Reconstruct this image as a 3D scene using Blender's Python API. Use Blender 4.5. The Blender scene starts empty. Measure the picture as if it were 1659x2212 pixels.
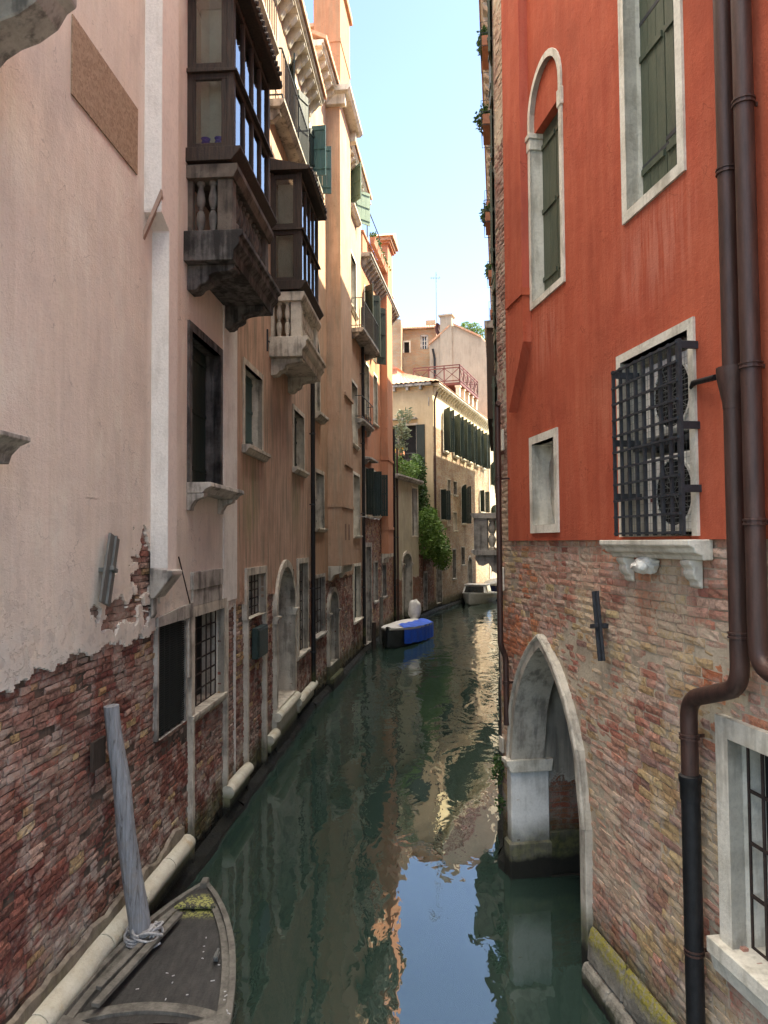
import bpy, bmesh, math, random
from mathutils import Vector, Matrix, noise as mnoise
random.seed(7)
C = bpy.context.scene.collection
SC = bpy.context.scene
PI = math.pi
# ---------------------------------------------------------------- camera
FPX, CX, CY, W, H = 1600.0, 829.5, 1106.0, 1659.0, 2212.0
PITCH = math.atan(64 / FPX); ROLL = math.radians(0.4)
EYE = Vector((0, 0, 4.0))
fwd = Vector((0, math.cos(PITCH), math.sin(PITCH)))
right = Vector((math.cos(ROLL), 0, -math.sin(ROLL)))
right = (right - right.dot(fwd) * fwd).normalized()
up = right.cross(fwd)
cd = bpy.data.cameras.new('camera'); cam = bpy.data.objects.new('camera', cd); C.objects.link(cam)
cam.matrix_world = Matrix.Translation(EYE) @ Matrix((right, up, -fwd)).transposed().to_4x4()
cd.sensor_fit = 'VERTICAL'; cd.sensor_height = 36; cd.lens = 36 * FPX / H
cd.clip_start = .05; cd.clip_end = 3000
SC.camera = cam
def ray(px, py): return (fwd * FPX + right * (px - CX) - up * (py - CY)).normalized()
def at_y(px, py, Y):
    r = ray(px, py); return EYE + r * (Y / r.y)
def at_z(px, py, z):
    r = ray(px, py); return EYE + r * ((z - 4) / r.z)

# ---------------------------------------------------------------- node helper
class G:
    def __init__(s, name):
        s.m = bpy.data.materials.new(name); s.m.use_nodes = True
        s.nt = s.m.node_tree; s.nt.nodes.clear()
        s.out = s.nt.nodes.new('ShaderNodeOutputMaterial')
    def n(s, t, ins=None, **kw):
        x = s.nt.nodes.new('ShaderNode' + t)
        for k, v in kw.items(): setattr(x, k, v)
        for k, v in (ins or {}).items():
            i = x.inputs[k]
            if isinstance(v, bpy.types.NodeSocket): s.nt.links.new(v, i)
            else: i.default_value = v
        return x
    def math(s, op, a, b=0.0, c=None, clamp=False):
        d = {0: a, 1: b}
        if c is not None: d[2] = c
        return s.n('Math', d, operation=op, use_clamp=clamp).outputs[0]
    def mix(s, f, a, b, blend='MIX'):
        x = s.n('Mix', {0: f}, data_type='RGBA', blend_type=blend)
        for i, v in ((6, a), (7, b)):
            if isinstance(v, bpy.types.NodeSocket): s.nt.links.new(v, x.inputs[i])
            else: x.inputs[i].default_value = (*v, 1) if len(v) == 3 else v
        return x.outputs[2]
    def rng(s, v, a, b, c=0.0, d=1.0, smooth=False):
        return s.n('MapRange', {0: v, 1: a, 2: b, 3: c, 4: d}, interpolation_type='SMOOTHSTEP' if smooth else 'LINEAR').outputs[0]
    def noise(s, vec, scale, detail=4, rough=.55, dist=0):
        return s.n('TexNoise', {'Vector': vec, 'Scale': scale, 'Detail': detail, 'Roughness': rough, 'Distortion': dist}).outputs['Fac']
    def coords(s):
        tc = s.n('TexCoord').outputs['Object']
        sp = s.n('SeparateXYZ', {0: tc})
        return tc, sp.outputs[0], sp.outputs[1], sp.outputs[2]
    def xyz(s, x, y, z=0.0): return s.n('CombineXYZ', {0: x, 1: y, 2: z}).outputs[0]
    def finish(s, col, rough=.85, bump=None, metal=0, spec=.3, **kw):
        d = {'Base Color': col if isinstance(col, bpy.types.NodeSocket) else (*col, 1), 'Roughness': rough, 'Metallic': metal, 'Specular IOR Level': spec}
        d.update(kw)
        b = s.n('BsdfPrincipled', d)
        if bump is not None:
            bn = s.n('Bump', {'Height': bump, 'Strength': 1.0, 'Distance': 1.0})
            s.nt.links.new(bn.outputs[0], b.inputs['Normal'])
        s.nt.links.new(b.outputs[0], s.out.inputs[0])
        return s.m

def tide_mix(g, col, tc, z, hi=.42, amt=.95):
    n = g.noise(tc, 2.2, 4); nf = g.noise(tc, 14, 3)
    zz = g.math('ADD', z, g.math('MULTIPLY', g.math('SUBTRACT', n, .5), -.35))
    green = g.mix(g.rng(nf, .42, .62), (.035, .04, .018), (.09, .095, .03))
    c = g.mix(g.rng(zz, hi + .35, hi + .05, 0, .8), col, green)
    return g.mix(g.rng(zz, hi * .75, hi * .55, 0, amt), c, (.012, .012, .010))

def facade(name, brick=((.30, .09, .055), (.20, .07, .05)), mortar=(.33, .28, .23), alt=(.34, .22, .12), altamt=.35,
           pl=None, pl2=None, plg=(.30, .27, .22), zline=None, jag=.25, patches=(), streak=.25, white=.35, bh=.065, bw=.25,
           worn=.5, ptop=None, bumpk=1.0, ramp=None, msize=.0085, warp=.045, rinterp='CONSTANT', lowz=None, lowc=(.62, .60, .56), stains=()):
    kk = lambda c, k: tuple(min(.86, a * b) for a, b in zip(c, k))
    if pl: pl, pl2, plg = (kk(c, (1.22, 1.16, 1.02)) for c in (pl, pl2, plg))
    brick = tuple(kk(c, (1.35, 1.3, 1.2)) for c in brick); mortar = kk(mortar, (1.15, 1.1, 1.0)); alt = kk(alt, (1.2, 1.15, 1.0))
    g = G(name); tc, x, y, z = g.coords()
    u = g.math('ADD', x, y)
    v2 = g.xyz(u, z)
    nb = g.noise(v2, .7, 5); nm = g.noise(v2, 3.5, 5, .6); nf = g.noise(v2, 38, 4, .65); nvf = g.noise(v2, 130, 2)
    nl = g.noise(v2, 8, 4, .6)
    # brick
    w1 = g.n('TexNoise', {'Vector': v2, 'Scale': 5.0, 'Detail': 3.0}).outputs['Color']
    w2 = g.n('TexNoise', {'Vector': v2, 'Scale': 30.0, 'Detail': 2.0}).outputs['Color']
    off = g.n('VectorMath', {0: w1, 1: (.5, .5, .5)}, operation='SUBTRACT').outputs[0]
    off = g.n('VectorMath', {0: off, 3: warp}, operation='SCALE').outputs[0]
    off2 = g.n('VectorMath', {0: w2, 1: (.5, .5, .5)}, operation='SUBTRACT').outputs[0]
    off2 = g.n('VectorMath', {0: off2, 3: .018}, operation='SCALE').outputs[0]
    vv = g.n('VectorMath', {0: v2, 1: off}, operation='ADD').outputs[0]
    vv = g.n('VectorMath', {0: vv, 1: off2}, operation='ADD').outputs[0]
    bt = g.n('TexBrick', {'Vector': vv, 'Color1': (0, 0, 0, 1), 'Color2': (1, 1, 1, 1), 'Mortar': (.5, .5, .5, 1), 'Scale': 1.0, 'Mortar Size': msize,
                          'Mortar Smooth': .35, 'Bias': 0.0, 'Brick Width': bw, 'Row Height': bh}, offset=.5)
    rnd = g.n('SeparateColor', {0: bt.outputs['Color']}).outputs[0]
    fac = bt.outputs['Fac']
    bc = g.mix(rnd, brick[0], brick[1])
    if ramp:
        cr = g.n('ValToRGB', {0: g.rng(rnd, .12, .88)}); el = cr.color_ramp.elements; cr.color_ramp.interpolation = rinterp
        while len(el) < len(ramp): el.new(.5)
        for i, c_ in enumerate(ramp): el[i].position = i / len(ramp); el[i].color = (*c_, 1)
        bc = cr.outputs[0]
    bc = g.mix(g.math('MULTIPLY', g.rng(g.math('ADD', nb, g.math('MULTIPLY', g.math('SUBTRACT', rnd, .5), .45)), .46, .58), altamt), bc, alt)
    bc = g.mix(g.rng(nf, .3, .75, .0, .55), bc, (brick[1][0] * .45, brick[1][1] * .5, brick[1][2] * .5))
    bc = g.mix(g.rng(nm, .48, .62, 0, white), bc, (.42, .38, .34))
    wornf = g.math('MULTIPLY', g.rng(nl, .53, .62), worn)
    mc = g.mix(g.rng(nf, .3, .7), mortar, tuple(c * .55 for c in mortar))
    mf = g.math('MAXIMUM', g.rng(fac, .05, .6), wornf)
    col = g.mix(mf, bc, mc)
    big = g.rng(nb, .3, .7, .72, 1.15)
    col = g.mix(1.0, col, g.n('CombineColor', {0: big, 1: big, 2: big}).outputs[0], 'MULTIPLY')
    pit = g.noise(v2, 70, 3, .7)
    col = g.mix(g.rng(pit, .52, .66, 0, .6), col, tuple(c * .32 for c in brick[1]))
    col = g.mix(g.rng(pit, .42, .34, 0, .35), col, tuple(min(.8, c * 1.15) for c in mortar))
    bh_ = g.math('ADD', g.math('MULTIPLY', g.math('SUBTRACT', 1.0, mf), .020 * bumpk), g.math('MULTIPLY', nf, .028 * bumpk))
    bh_ = g.math('SUBTRACT', bh_, g.math('MULTIPLY', pit, .012 * bumpk))
    bh_ = g.math('ADD', bh_, g.math('MULTIPLY', rnd, .004))
    hgt = bh_
    if pl:
        sv = g.xyz(g.math('MULTIPLY', u, 5.0), g.math('MULTIPLY', z, .45))
        ns = g.noise(sv, 1.6, 5, .6)
        sv2 = g.xyz(g.math('MULTIPLY', u, 18.0), g.math('MULTIPLY', z, .9))
        ns2 = g.noise(sv2, 1.2, 3, .6)
        pc = g.mix(g.rng(nb, .38, .60), pl, pl2)
        pc = g.mix(g.rng(nm, .44, .60, 0, .45), pc, pl)
        pc = g.mix(g.math('MULTIPLY', g.rng(ns, .44, .62), streak), pc, plg)
        pc = g.mix(g.math('MULTIPLY', g.rng(ns2, .49, .64), streak * .6), pc, tuple(min(1, c * 1.25) for c in pl))
        pc = g.mix(g.rng(nvf, .3, .75, 0, .14), pc, tuple(c * .5 for c in pl))
        nst = g.noise(g.xyz(g.math('MULTIPLY', u, 1.7), g.math('MULTIPLY', z, .7), 4.0), 1.0, 6, .62)
        pc = g.mix(g.rng(nst, .53, .66, 0, .42), pc, tuple(c * .68 for c in pl2))
        pc = g.mix(g.rng(nst, .45, .36, 0, .30), pc, tuple(min(.86, c * 1.22 + .02) for c in pl))
        cw = g.n('VectorMath', {0: v2, 1: g.n('VectorMath', {0: w1, 3: .5}, operation='SCALE').outputs[0]}, operation='ADD').outputs[0]
        vd = g.n('TexVoronoi', {'Vector': cw, 'Scale': .9}, feature='DISTANCE_TO_EDGE').outputs['Distance']
        crack = g.math('MULTIPLY', g.rng(vd, .006, .001), g.rng(nm, .50, .56))
        pc = g.mix(g.math('MULTIPLY', crack, .55), pc, tuple(c * .45 for c in pl2))
        pc = g.mix(g.rng(nf, .50, .70, 0, .22), pc, tuple(c * .6 for c in pl2))
        ph = g.math('ADD', g.math('MULTIPLY', nf, .004), g.math('ADD', g.math('MULTIPLY', nm, .012), g.math('MULTIPLY', nvf, .0025)))
        for (su, sz, ru, rz, sc_, sa) in stains:
            dx = g.math('DIVIDE', g.math('SUBTRACT', u, su), ru); dz = g.math('DIVIDE', g.math('SUBTRACT', z, sz), rz)
            dd = g.math('SQRT', g.math('ADD', g.math('MULTIPLY', dx, dx), g.math('MULTIPLY', dz, dz)))
            pc = g.mix(g.math('MULTIPLY', g.rng(dd, 1.0, .35, 0, sa), g.rng(ns2, .42, .58)), pc, sc_)
        if lowz:
            lo = g.math('ADD', g.rng(z, lowz, lowz - .9, -.25, .35), g.math('MULTIPLY', g.math('SUBTRACT', nm, .5), 2.2))
            pc = g.mix(g.rng(lo, .05, .45, 0, .75), pc, lowc)
            pc = g.mix(g.math('MULTIPLY', g.rng(z, lowz, lowz - .8), g.rng(nl, .54, .62, 0, .5)), pc, tuple(c * .62 for c in pl2))
            ph = g.math('ADD', ph, g.math('MULTIPLY', g.math('MULTIPLY', g.rng(z, lowz, lowz - .8), g.rng(nl, .53, .55)), -.006))
        if zline is None: mask = None
        else:
            j = g.math('MULTIPLY', g.math('SUBTRACT', g.math('ADD', g.math('MULTIPLY', nm, .65), g.math('MULTIPLY', nf, .35)), .5), jag)
            sd = g.math('ADD', g.math('SUBTRACT', z, zline), j)
            for (pu, pz, ru, rz) in patches:
                dx = g.math('DIVIDE', g.math('SUBTRACT', u, pu), ru); dz = g.math('DIVIDE', g.math('SUBTRACT', z, pz), rz)
                dd = g.math('SQRT', g.math('ADD', g.math('MULTIPLY', dx, dx), g.math('MULTIPLY', dz, dz)))
                dd = g.math('MULTIPLY', g.math('SUBTRACT', g.math('ADD', dd, g.math('MULTIPLY', g.math('SUBTRACT', g.math('ADD', nl, nm), 1.0), 3.2)), 1.0), min(ru, rz))
                sd = g.math('MINIMUM', sd, dd)
            mask = g.rng(sd, -.006, .006)
            edge = g.rng(sd, .0, .10, .55, 0)
            pc = g.mix(edge, pc, (.60, .56, .50))
        if mask is None: col, hgt = pc, ph
        else:
            col = g.mix(mask, col, pc)
            hgt = g.math('ADD', g.math('MULTIPLY', mask, g.math('ADD', ph, .03)), g.math('MULTIPLY', g.math('SUBTRACT', 1.0, mask), bh_))
        # salts and damp just above tide
    eff = g.math('MULTIPLY', g.rng(z, 1.5, .6, 0, 1), g.rng(nl, .48, .62, 0, .5))
    if zline is not None or not pl: col = g.mix(eff, col, (.42, .38, .33))
    col = tide_mix(g, col, tc, z)
    return g.finish(col, .92, hgt, spec=.2)

def stone(name, a=(.62, .58, .50), b=(.42, .39, .34), grime=(.10, .09, .08), amt=.5, scale=4, streak=True, tide=True, rough=.8, gbias=.0):
    g = G(name); tc, x, y, z = g.coords()
    n1 = g.noise(tc, scale * .7, 5, .6); n2 = g.noise(tc, scale * 9, 4, .65)
    sv = g.xyz(g.math('MULTIPLY', x, 7.0), g.math('MULTIPLY', y, 7.0), g.math('MULTIPLY', z, .8))
    ns = g.noise(sv, 1.5, 4, .6)
    col = g.mix(g.rng(n1, .35, .65), a, b)
    col = g.mix(g.rng(n2, .45, .8, 0, .4), col, tuple(c * .6 for c in b))
    gm = g.rng(g.math('ADD', g.math('MULTIPLY', ns, .6), g.math('MULTIPLY', n1, .4)), .50 - gbias, .60 - gbias * .6, 0, amt)
    col = g.mix(gm, col, grime)
    if tide: col = tide_mix(g, col, tc, z, .38)
    h = g.math('ADD', g.math('MULTIPLY', n2, .006), g.math('MULTIPLY', n1, .01))
    return g.finish(col, rough, h, spec=.3)

def plain(name, a, b=None, scale=8, rough=.6, metal=0, spec=.4, bump=.002, streak=0, tide=False):
    g = G(name); tc, x, y, z = g.coords()
    b = b or tuple(c * .7 for c in a)
    n1 = g.noise(tc, scale, 5, .6); n2 = g.noise(tc, scale * 8, 3)
    if streak:
        sv = g.xyz(g.math('MULTIPLY', x, streak), g.math('MULTIPLY', y, streak), g.math('MULTIPLY', z, 1.0))
        n1 = g.noise(sv, 3, 5, .65)
    col = g.mix(g.rng(n1, .35, .68), a, b)
    col = g.mix(g.rng(n2, .5, .8, 0, .3), col, tuple(c * .6 for c in b))
    if tide: col = tide_mix(g, col, tc, z)
    return g.finish(col, rough, g.math('MULTIPLY', g.math('ADD', n2, n1), bump), metal=metal, spec=spec)

M = {}
M['stone'] = stone('istrian_stone', (.62, .57, .48), (.43, .39, .32), amt=.55)
M['stone_white'] = stone('pale_stone', (.76, .72, .62), (.58, .54, .45), (.27, .24, .18), amt=.5)
M['stone_black'] = stone('sooted_stone', (.16, .15, .14), (.065, .06, .058), (.02, .019, .018), amt=.9, gbias=.06, tide=False)
M['stone_mid'] = stone('grey_stone', (.50, .47, .42), (.30, .28, .25), (.07, .065, .06), amt=.7, tide=False)
M['baluster_dark'] = stone('dark_baluster', (.19, .17, .15), (.11, .10, .09), (.04, .04, .04), amt=.6, tide=False)
M['stone_bay'] = stone('smoky_stone', (.17, .145, .12), (.09, .075, .06), (.035, .03, .028), amt=.8, tide=False)
M['plinth_render'] = stone('worn_plinth_render', (.34, .29, .23), (.22, .18, .15), (.09, .075, .06), amt=.6)
M['plaster_head'] = plain('worn_white_limestone', (.80, .78, .72), (.62, .60, .55), 5, .8, bump=.01)
M['footing_stone'] = stone('damp_footing_stone', (.16, .15, .125), (.09, .09, .07), (.05, .06, .025), amt=.8)
M['stone_bright'] = stone('bright_pillar_stone', (.86, .85, .81), (.72, .71, .67), (.33, .32, .28), amt=.35)
M['whitewash'] = stone('white_plaster', (.82, .79, .74), (.74, .71, .665), (.45, .42, .37), amt=.3, tide=False, rough=.9)
M['wood'] = plain('weathered_wood', (.055, .036, .026), (.016, .012, .010), 6, .7, streak=14, bump=.004)
M['shutter'] = plain('green_shutter_paint', (.085, .10, .065), (.05, .066, .045), 5, .55, streak=6, bump=.003)
M['shutter_dark'] = plain('dark_green_shutter_paint', (.018, .035, .030), (.010, .020, .018), 5, .5, streak=6)
M['shutter_teal'] = plain('teal_shutter_paint', (.05, .12, .12), (.035, .08, .085), 5, .5, streak=6)
M['shutter_light'] = plain('pale_green_shutter', (.20, .30, .22), (.12, .20, .15), 5, .6, streak=6)
M['iron'] = plain('iron', (.050, .055, .065), (.03, .032, .036), 30, .55, .3, bump=.001)
M['rust'] = plain('rusty_iron', (.05, .03, .022), (.022, .016, .014), 30, .8, .1)
M['pipe'] = plain('brown_pipe_metal', (.085, .045, .036), (.042, .024, .020), 9, .46, .25, .4, .0012, streak=9)
M['pipe_black'] = plain('black_pipe_iron', (.016, .016, .018), (.008, .008, .009), 20, .5, .2, tide=True)
M['pipe_green'] = plain('green_pipe', (.035, .06, .055), (.02, .035, .033), 20, .5, .2)
M['acwhite'] = plain('ac_casing', (.80, .79, .74), (.55, .54, .49), 6, .4, bump=.0003)
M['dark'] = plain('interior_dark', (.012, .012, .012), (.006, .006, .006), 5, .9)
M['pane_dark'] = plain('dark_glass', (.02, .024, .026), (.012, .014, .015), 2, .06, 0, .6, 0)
M['canvas_white'] = plain('white_canvas', (.72, .71, .68), (.58, .57, .54), 6, .8, bump=.01)
M['tarp'] = plain('blue_tarp', (.015, .11, .70), (.01, .08, .55), 3, .45, bump=.02)
M['rope'] = plain('rope_fibre', (.52, .52, .52), (.33, .33, .34), 60, .9, bump=.003)
M['terracotta'] = plain('terracotta', (.46, .20, .11), (.32, .14, .08), 6, .8)
M['redwood'] = plain('red_brown_paint', (.14, .045, .038), (.10, .035, .03), 6, .6)
M['net'] = plain('black_netting', (.012, .018, .017), (.006, .009, .009), 40, .8)
M['blueglass'] = plain('cobalt_glass', (.02, .05, .85), (.02, .04, .6), 3, .1, 0, .6, 0)
M['boat_white'] = plain('boat_gelcoat', (.70, .70, .68), (.6, .6, .58), 3, .3, bump=0)
M['boat_grey'] = plain('boat_grey', (.46, .46, .43), (.36, .36, .33), 4, .5, bump=0)
M['boat_dark'] = plain('boat_dark', (.035, .042, .045), (.02, .025, .027), 4, .5, bump=0)
M['boat_blue'] = plain('boat_navy', (.01, .025, .11), (.008, .018, .08), 4, .35, bump=0)
M['door'] = plain('old_door_wood', (.07, .05, .038), (.04, .03, .024), 6, .8, streak=10)
M['osb'] = None
def make_osb():
    g = G('chipboard'); tc, x, y, z = g.coords()
    v = g.xyz(g.math('MULTIPLY', x, 1.0), g.math('MULTIPLY', z, 1.0))
    vo = g.n('TexVoronoi', {'Vector': v, 'Scale': 42.0}, distance='MANHATTAN').outputs['Color']
    n = g.noise(v, 30, 4, .7)
    r = g.n('SeparateColor', {0: vo}).outputs[0]
    c = g.mix(r, (.40, .29, .20), (.27, .185, .12))
    c = g.mix(g.rng(n, .55, .75, 0, .7), c, (.15, .09, .055))
    return g.finish(c, .8, g.math('MULTIPLY', g.math('ADD', r, n), .003))
M['osb'] = make_osb()
def make_pole():
    g = G('bleached_pole_wood'); tc, x, y, z = g.coords()
    sv = g.xyz(g.math('MULTIPLY', x, 22.0), g.math('MULTIPLY', y, 22.0), g.math('MULTIPLY', z, 2.2))
    n = g.noise(sv, 1.6, 5, .65, .6); n2 = g.noise(tc, 5, 4)
    c = g.mix(g.rng(n, .35, .65), (.33, .35, .38), (.20, .205, .215))
    c = g.mix(g.rng(n, .60, .66, 0, .75), c, (.07, .065, .06))
    c = g.mix(g.rng(n2, .55, .7, 0, .4), c, (.28, .23, .17))
    return g.finish(c, .85, g.math('MULTIPLY', n, .02))
M['pole'] = make_pole()
def make_deck():
    g = G('boat_deck_ply'); tc, x, y, z = g.coords()
    n = g.noise(g.xyz(g.math('MULTIPLY', x, 1.5), g.math('MULTIPLY', y, 6.0)), 3, 6, .7); n2 = g.noise(tc, 40, 4, .7); n3 = g.noise(tc, 6, 5, .7)
    c = g.mix(g.rng(n, .35, .7), (.027, .027, .026), (.062, .060, .055))
    c = g.mix(g.rng(n2, .5, .75, 0, .5), c, (.02, .017, .015))
    m = g.math('MULTIPLY', g.rng(x, 5.30, 5.42), g.rng(x, 5.72, 5.64))
    m = g.math('MULTIPLY', m, g.rng(g.math('ADD', g.math('MULTIPLY', n3, .5), g.math('MULTIPLY', n2, .5)), .49, .53))
    c = g.mix(m, c, (.33, .34, .11))
    return g.finish(c, .6, g.math('MULTIPLY', n2, .003), spec=.35)
M['deck'] = make_deck()
M['boatwood'] = plain('old_boat_timber', (.19, .18, .155), (.07, .066, .056), 6, .8, streak=3, bump=.005)
def leafmat(name, a, b, c):
    g = G(name); tc, x, y, z = g.coords()
    n = g.noise(tc, 2.5, 3); n2 = g.noise(tc, 17, 3)
    col = g.mix(g.rng(n, .38, .62), a, b); col = g.mix(g.rng(n2, .5, .7), col, c)
    bs = g.n('BsdfPrincipled', {'Base Color': col, 'Roughness': .5, 'Specular IOR Level': .35})
    tr = g.n('BsdfTranslucent', {'Color': col})
    mx = g.n('MixShader', {0: .25, 1: bs.outputs[0], 2: tr.outputs[0]})
    g.nt.links.new(mx.outputs[0], g.out.inputs[0]); return g.m
M['leaf'] = leafmat('climber_leaves', (.12, .22, .04), (.06, .135, .025), (.21, .29, .06))
M['leaf_dark'] = leafmat('ivy_leaves', (.05, .11, .025), (.03, .07, .02), (.09, .15, .04))
M['leaf_grey'] = leafmat('silvery_leaves', (.22, .26, .17), (.12, .17, .09), (.3, .33, .24))
M['flower'] = leafmat('yellow_flowers', (.75, .55, .04), (.6, .42, .03), (.8, .65, .12))
def make_glass():
    g = G('window_glass')
    fr = g.n('Fresnel', {'IOR': 1.5}).outputs[0]
    tcx = g.coords(); n = g.noise(tcx[0], 2.0, 2)
    bn = g.n('Bump', {'Height': g.math('MULTIPLY', n, .004), 'Strength': 1.0, 'Distance': 1.0}).outputs[0]
    gl = g.n('BsdfGlossy', {'Roughness': .02, 'Normal': bn}); tr = g.n('BsdfTransparent', {'Color': (.80, .83, .80, 1)})
    mx = g.n('MixShader', {0: g.math('ADD', g.math('MULTIPLY', fr, 1.7), .02, clamp=True), 1: tr.outputs[0], 2: gl.outputs[0]})
    g.nt.links.new(mx.outputs[0], g.out.inputs[0]); return g.m
M['glass'] = make_glass()
def make_tiles():
    g = G('roof_tiles'); tc, x, y, z = g.coords()
    n = g.noise(tc, 6, 4); n2 = g.noise(tc, 1.2, 3)
    c = g.mix(g.rng(n, .35, .65), (.46, .22, .13), (.58, .40, .27)); c = g.mix(g.rng(n2, .5, .7, 0, .6), c, (.22, .17, .12))
    return g.finish(c, .9, g.math('MULTIPLY', n, .01))
M['tiles'] = make_tiles()

# facades
M['f_pink'] = facade('pink_render', lowz=3.9,  ramp=((.30, .10, .07), (.22, .085, .065), (.34, .20, .15), (.18, .07, .055), (.28, .12, .09), (.38, .27, .20), (.25, .09, .06)), brick=((.27, .095, .06), (.15, .055, .042)), mortar=(.085, .06, .05), alt=(.36, .25, .20), altamt=.6,
    pl=(.64, .60, .60), pl2=(.585, .56, .575), plg=(.53, .50, .46), streak=.32)
M['f_brown'] = facade('brown_render_over_brick', brick=((.30, .12, .07), (.18, .075, .05)), mortar=(.20, .15, .12), alt=(.36, .24, .15), altamt=.5,
    pl=(.47, .335, .285), pl2=(.37, .255, .21), plg=(.19, .175, .15), streak=.85, stains=((.85, 4.75, .75, .95, (.20, .22, .10), .8), (4.8, 4.9, .7, .9, (.20, .22, .11), .7), (2.6, 6.4, .8, .6, (.14, .11, .09), .5)), lowz=3.7, lowc=(.40, .19, .12))
M['f_ochre'] = facade('ochre_render_over_brick', brick=((.27, .10, .07), (.16, .065, .05)), mortar=(.2, .16, .13), alt=(.3, .2, .14), altamt=.4,
    pl=(.44, .31, .245), pl2=(.36, .245, .185), plg=(.28, .25, .21), streak=.6, lowz=3.6, lowc=(.40, .2, .13))
M['f_orange'] = facade('orange_render_over_brick', brick=((.30, .14, .085), (.19, .09, .06)), mortar=(.28, .23, .18), alt=(.36, .25, .16), altamt=.5,
    pl=(.44, .21, .135), pl2=(.37, .19, .135), plg=(.38, .26, .2), streak=.4)
M['f_stack'] = facade('terracotta_stack_render', pl=(.36, .205, .14), pl2=(.29, .16, .11), plg=(.25, .2, .15), streak=.5)
M['f_grey'] = facade('grey_render', pl=(.40, .38, .32), pl2=(.31, .30, .26), plg=(.25, .26, .2), zline=2.2, jag=.8, streak=.6)
M['f_brickwall'] = facade('garden_brick', brick=((.25, .09, .06), (.15, .06, .045)), mortar=(.17, .13, .11), white=.3)
M['f_palazzo'] = facade('worn_pale_brick', brick=((.34, .20, .14), (.24, .14, .10)), mortar=(.40, .35, .28), alt=(.50, .44, .36), altamt=.9,
    pl=(.74, .66, .50), pl2=(.62, .54, .40), plg=(.45, .40, .32), zline=10.6, jag=.8, streak=.3, white=.75, worn=.7)
M['f_palend'] = facade('yellow_render', pl=(.46, .385, .275), pl2=(.40, .33, .235), plg=(.5, .44, .33), streak=.35)
M['f_red'] = facade('red_render', pl=(.37, .088, .050), pl2=(.30, .064, .038), plg=(.47, .17, .11), streak=.2, stains=((4.65, 6.25, .75, .55, (.60, .30, .22), .28), (6.85, 6.2, .6, .5, (.58, .28, .2), .25), (5.2, 5.2, 1.2, .5, (.50, .20, .12), .3)))
M['f_redshade'] = facade('shade_tinted_red_render', pl=(.38, .085, .06), pl2=(.33, .08, .06), plg=(.5, .2, .15), streak=.3)  # red render tinted pinker, side shading of the breast put into colour
M['f_redbrick'] = facade('worn_mixed_brick', ramp=((.46, .19, .12), (.46, .28, .22), (.38, .18, .13), (.52, .36, .30), (.46, .21, .14), (.48, .31, .25), (.50, .37, .22), (.40, .20, .15)), rinterp='LINEAR', brick=((.5, .2, .12), (.4, .2, .14)), mortar=(.48, .42, .34), alt=(.50, .38, .20), altamt=.6, white=.45, worn=.75, bh=.068, bw=.26, msize=.011)
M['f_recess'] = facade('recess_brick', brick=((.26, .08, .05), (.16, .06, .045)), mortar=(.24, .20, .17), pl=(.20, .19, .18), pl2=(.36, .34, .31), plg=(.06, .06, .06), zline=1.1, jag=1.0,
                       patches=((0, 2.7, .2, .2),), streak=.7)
M['f_rbrick'] = facade('greyish_brick', brick=((.34, .17, .13), (.28, .18, .15)), mortar=(.38, .33, .28), alt=(.42, .38, .34), altamt=.8, white=.6)
M['f_dormer'] = facade('pink_dormer_render', pl=(.52, .27, .21), pl2=(.46, .24, .19))
M['f_gable'] = facade('grey_gable_render', pl=(.32, .29, .265), pl2=(.27, .245, .225), plg=(.36, .33, .3), streak=.4)
M['f_farbrick'] = facade('far_brick', brick=((.48, .30, .19), (.40, .26, .17)), mortar=(.46, .40, .32), alt=(.5, .45, .36), altamt=.6, bh=.09, bw=.3)
M['f_farpale'] = facade('pale_sunny_render', pl=(.78, .70, .54), pl2=(.70, .62, .48), plg=(.6, .5, .4), streak=.3)

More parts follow.
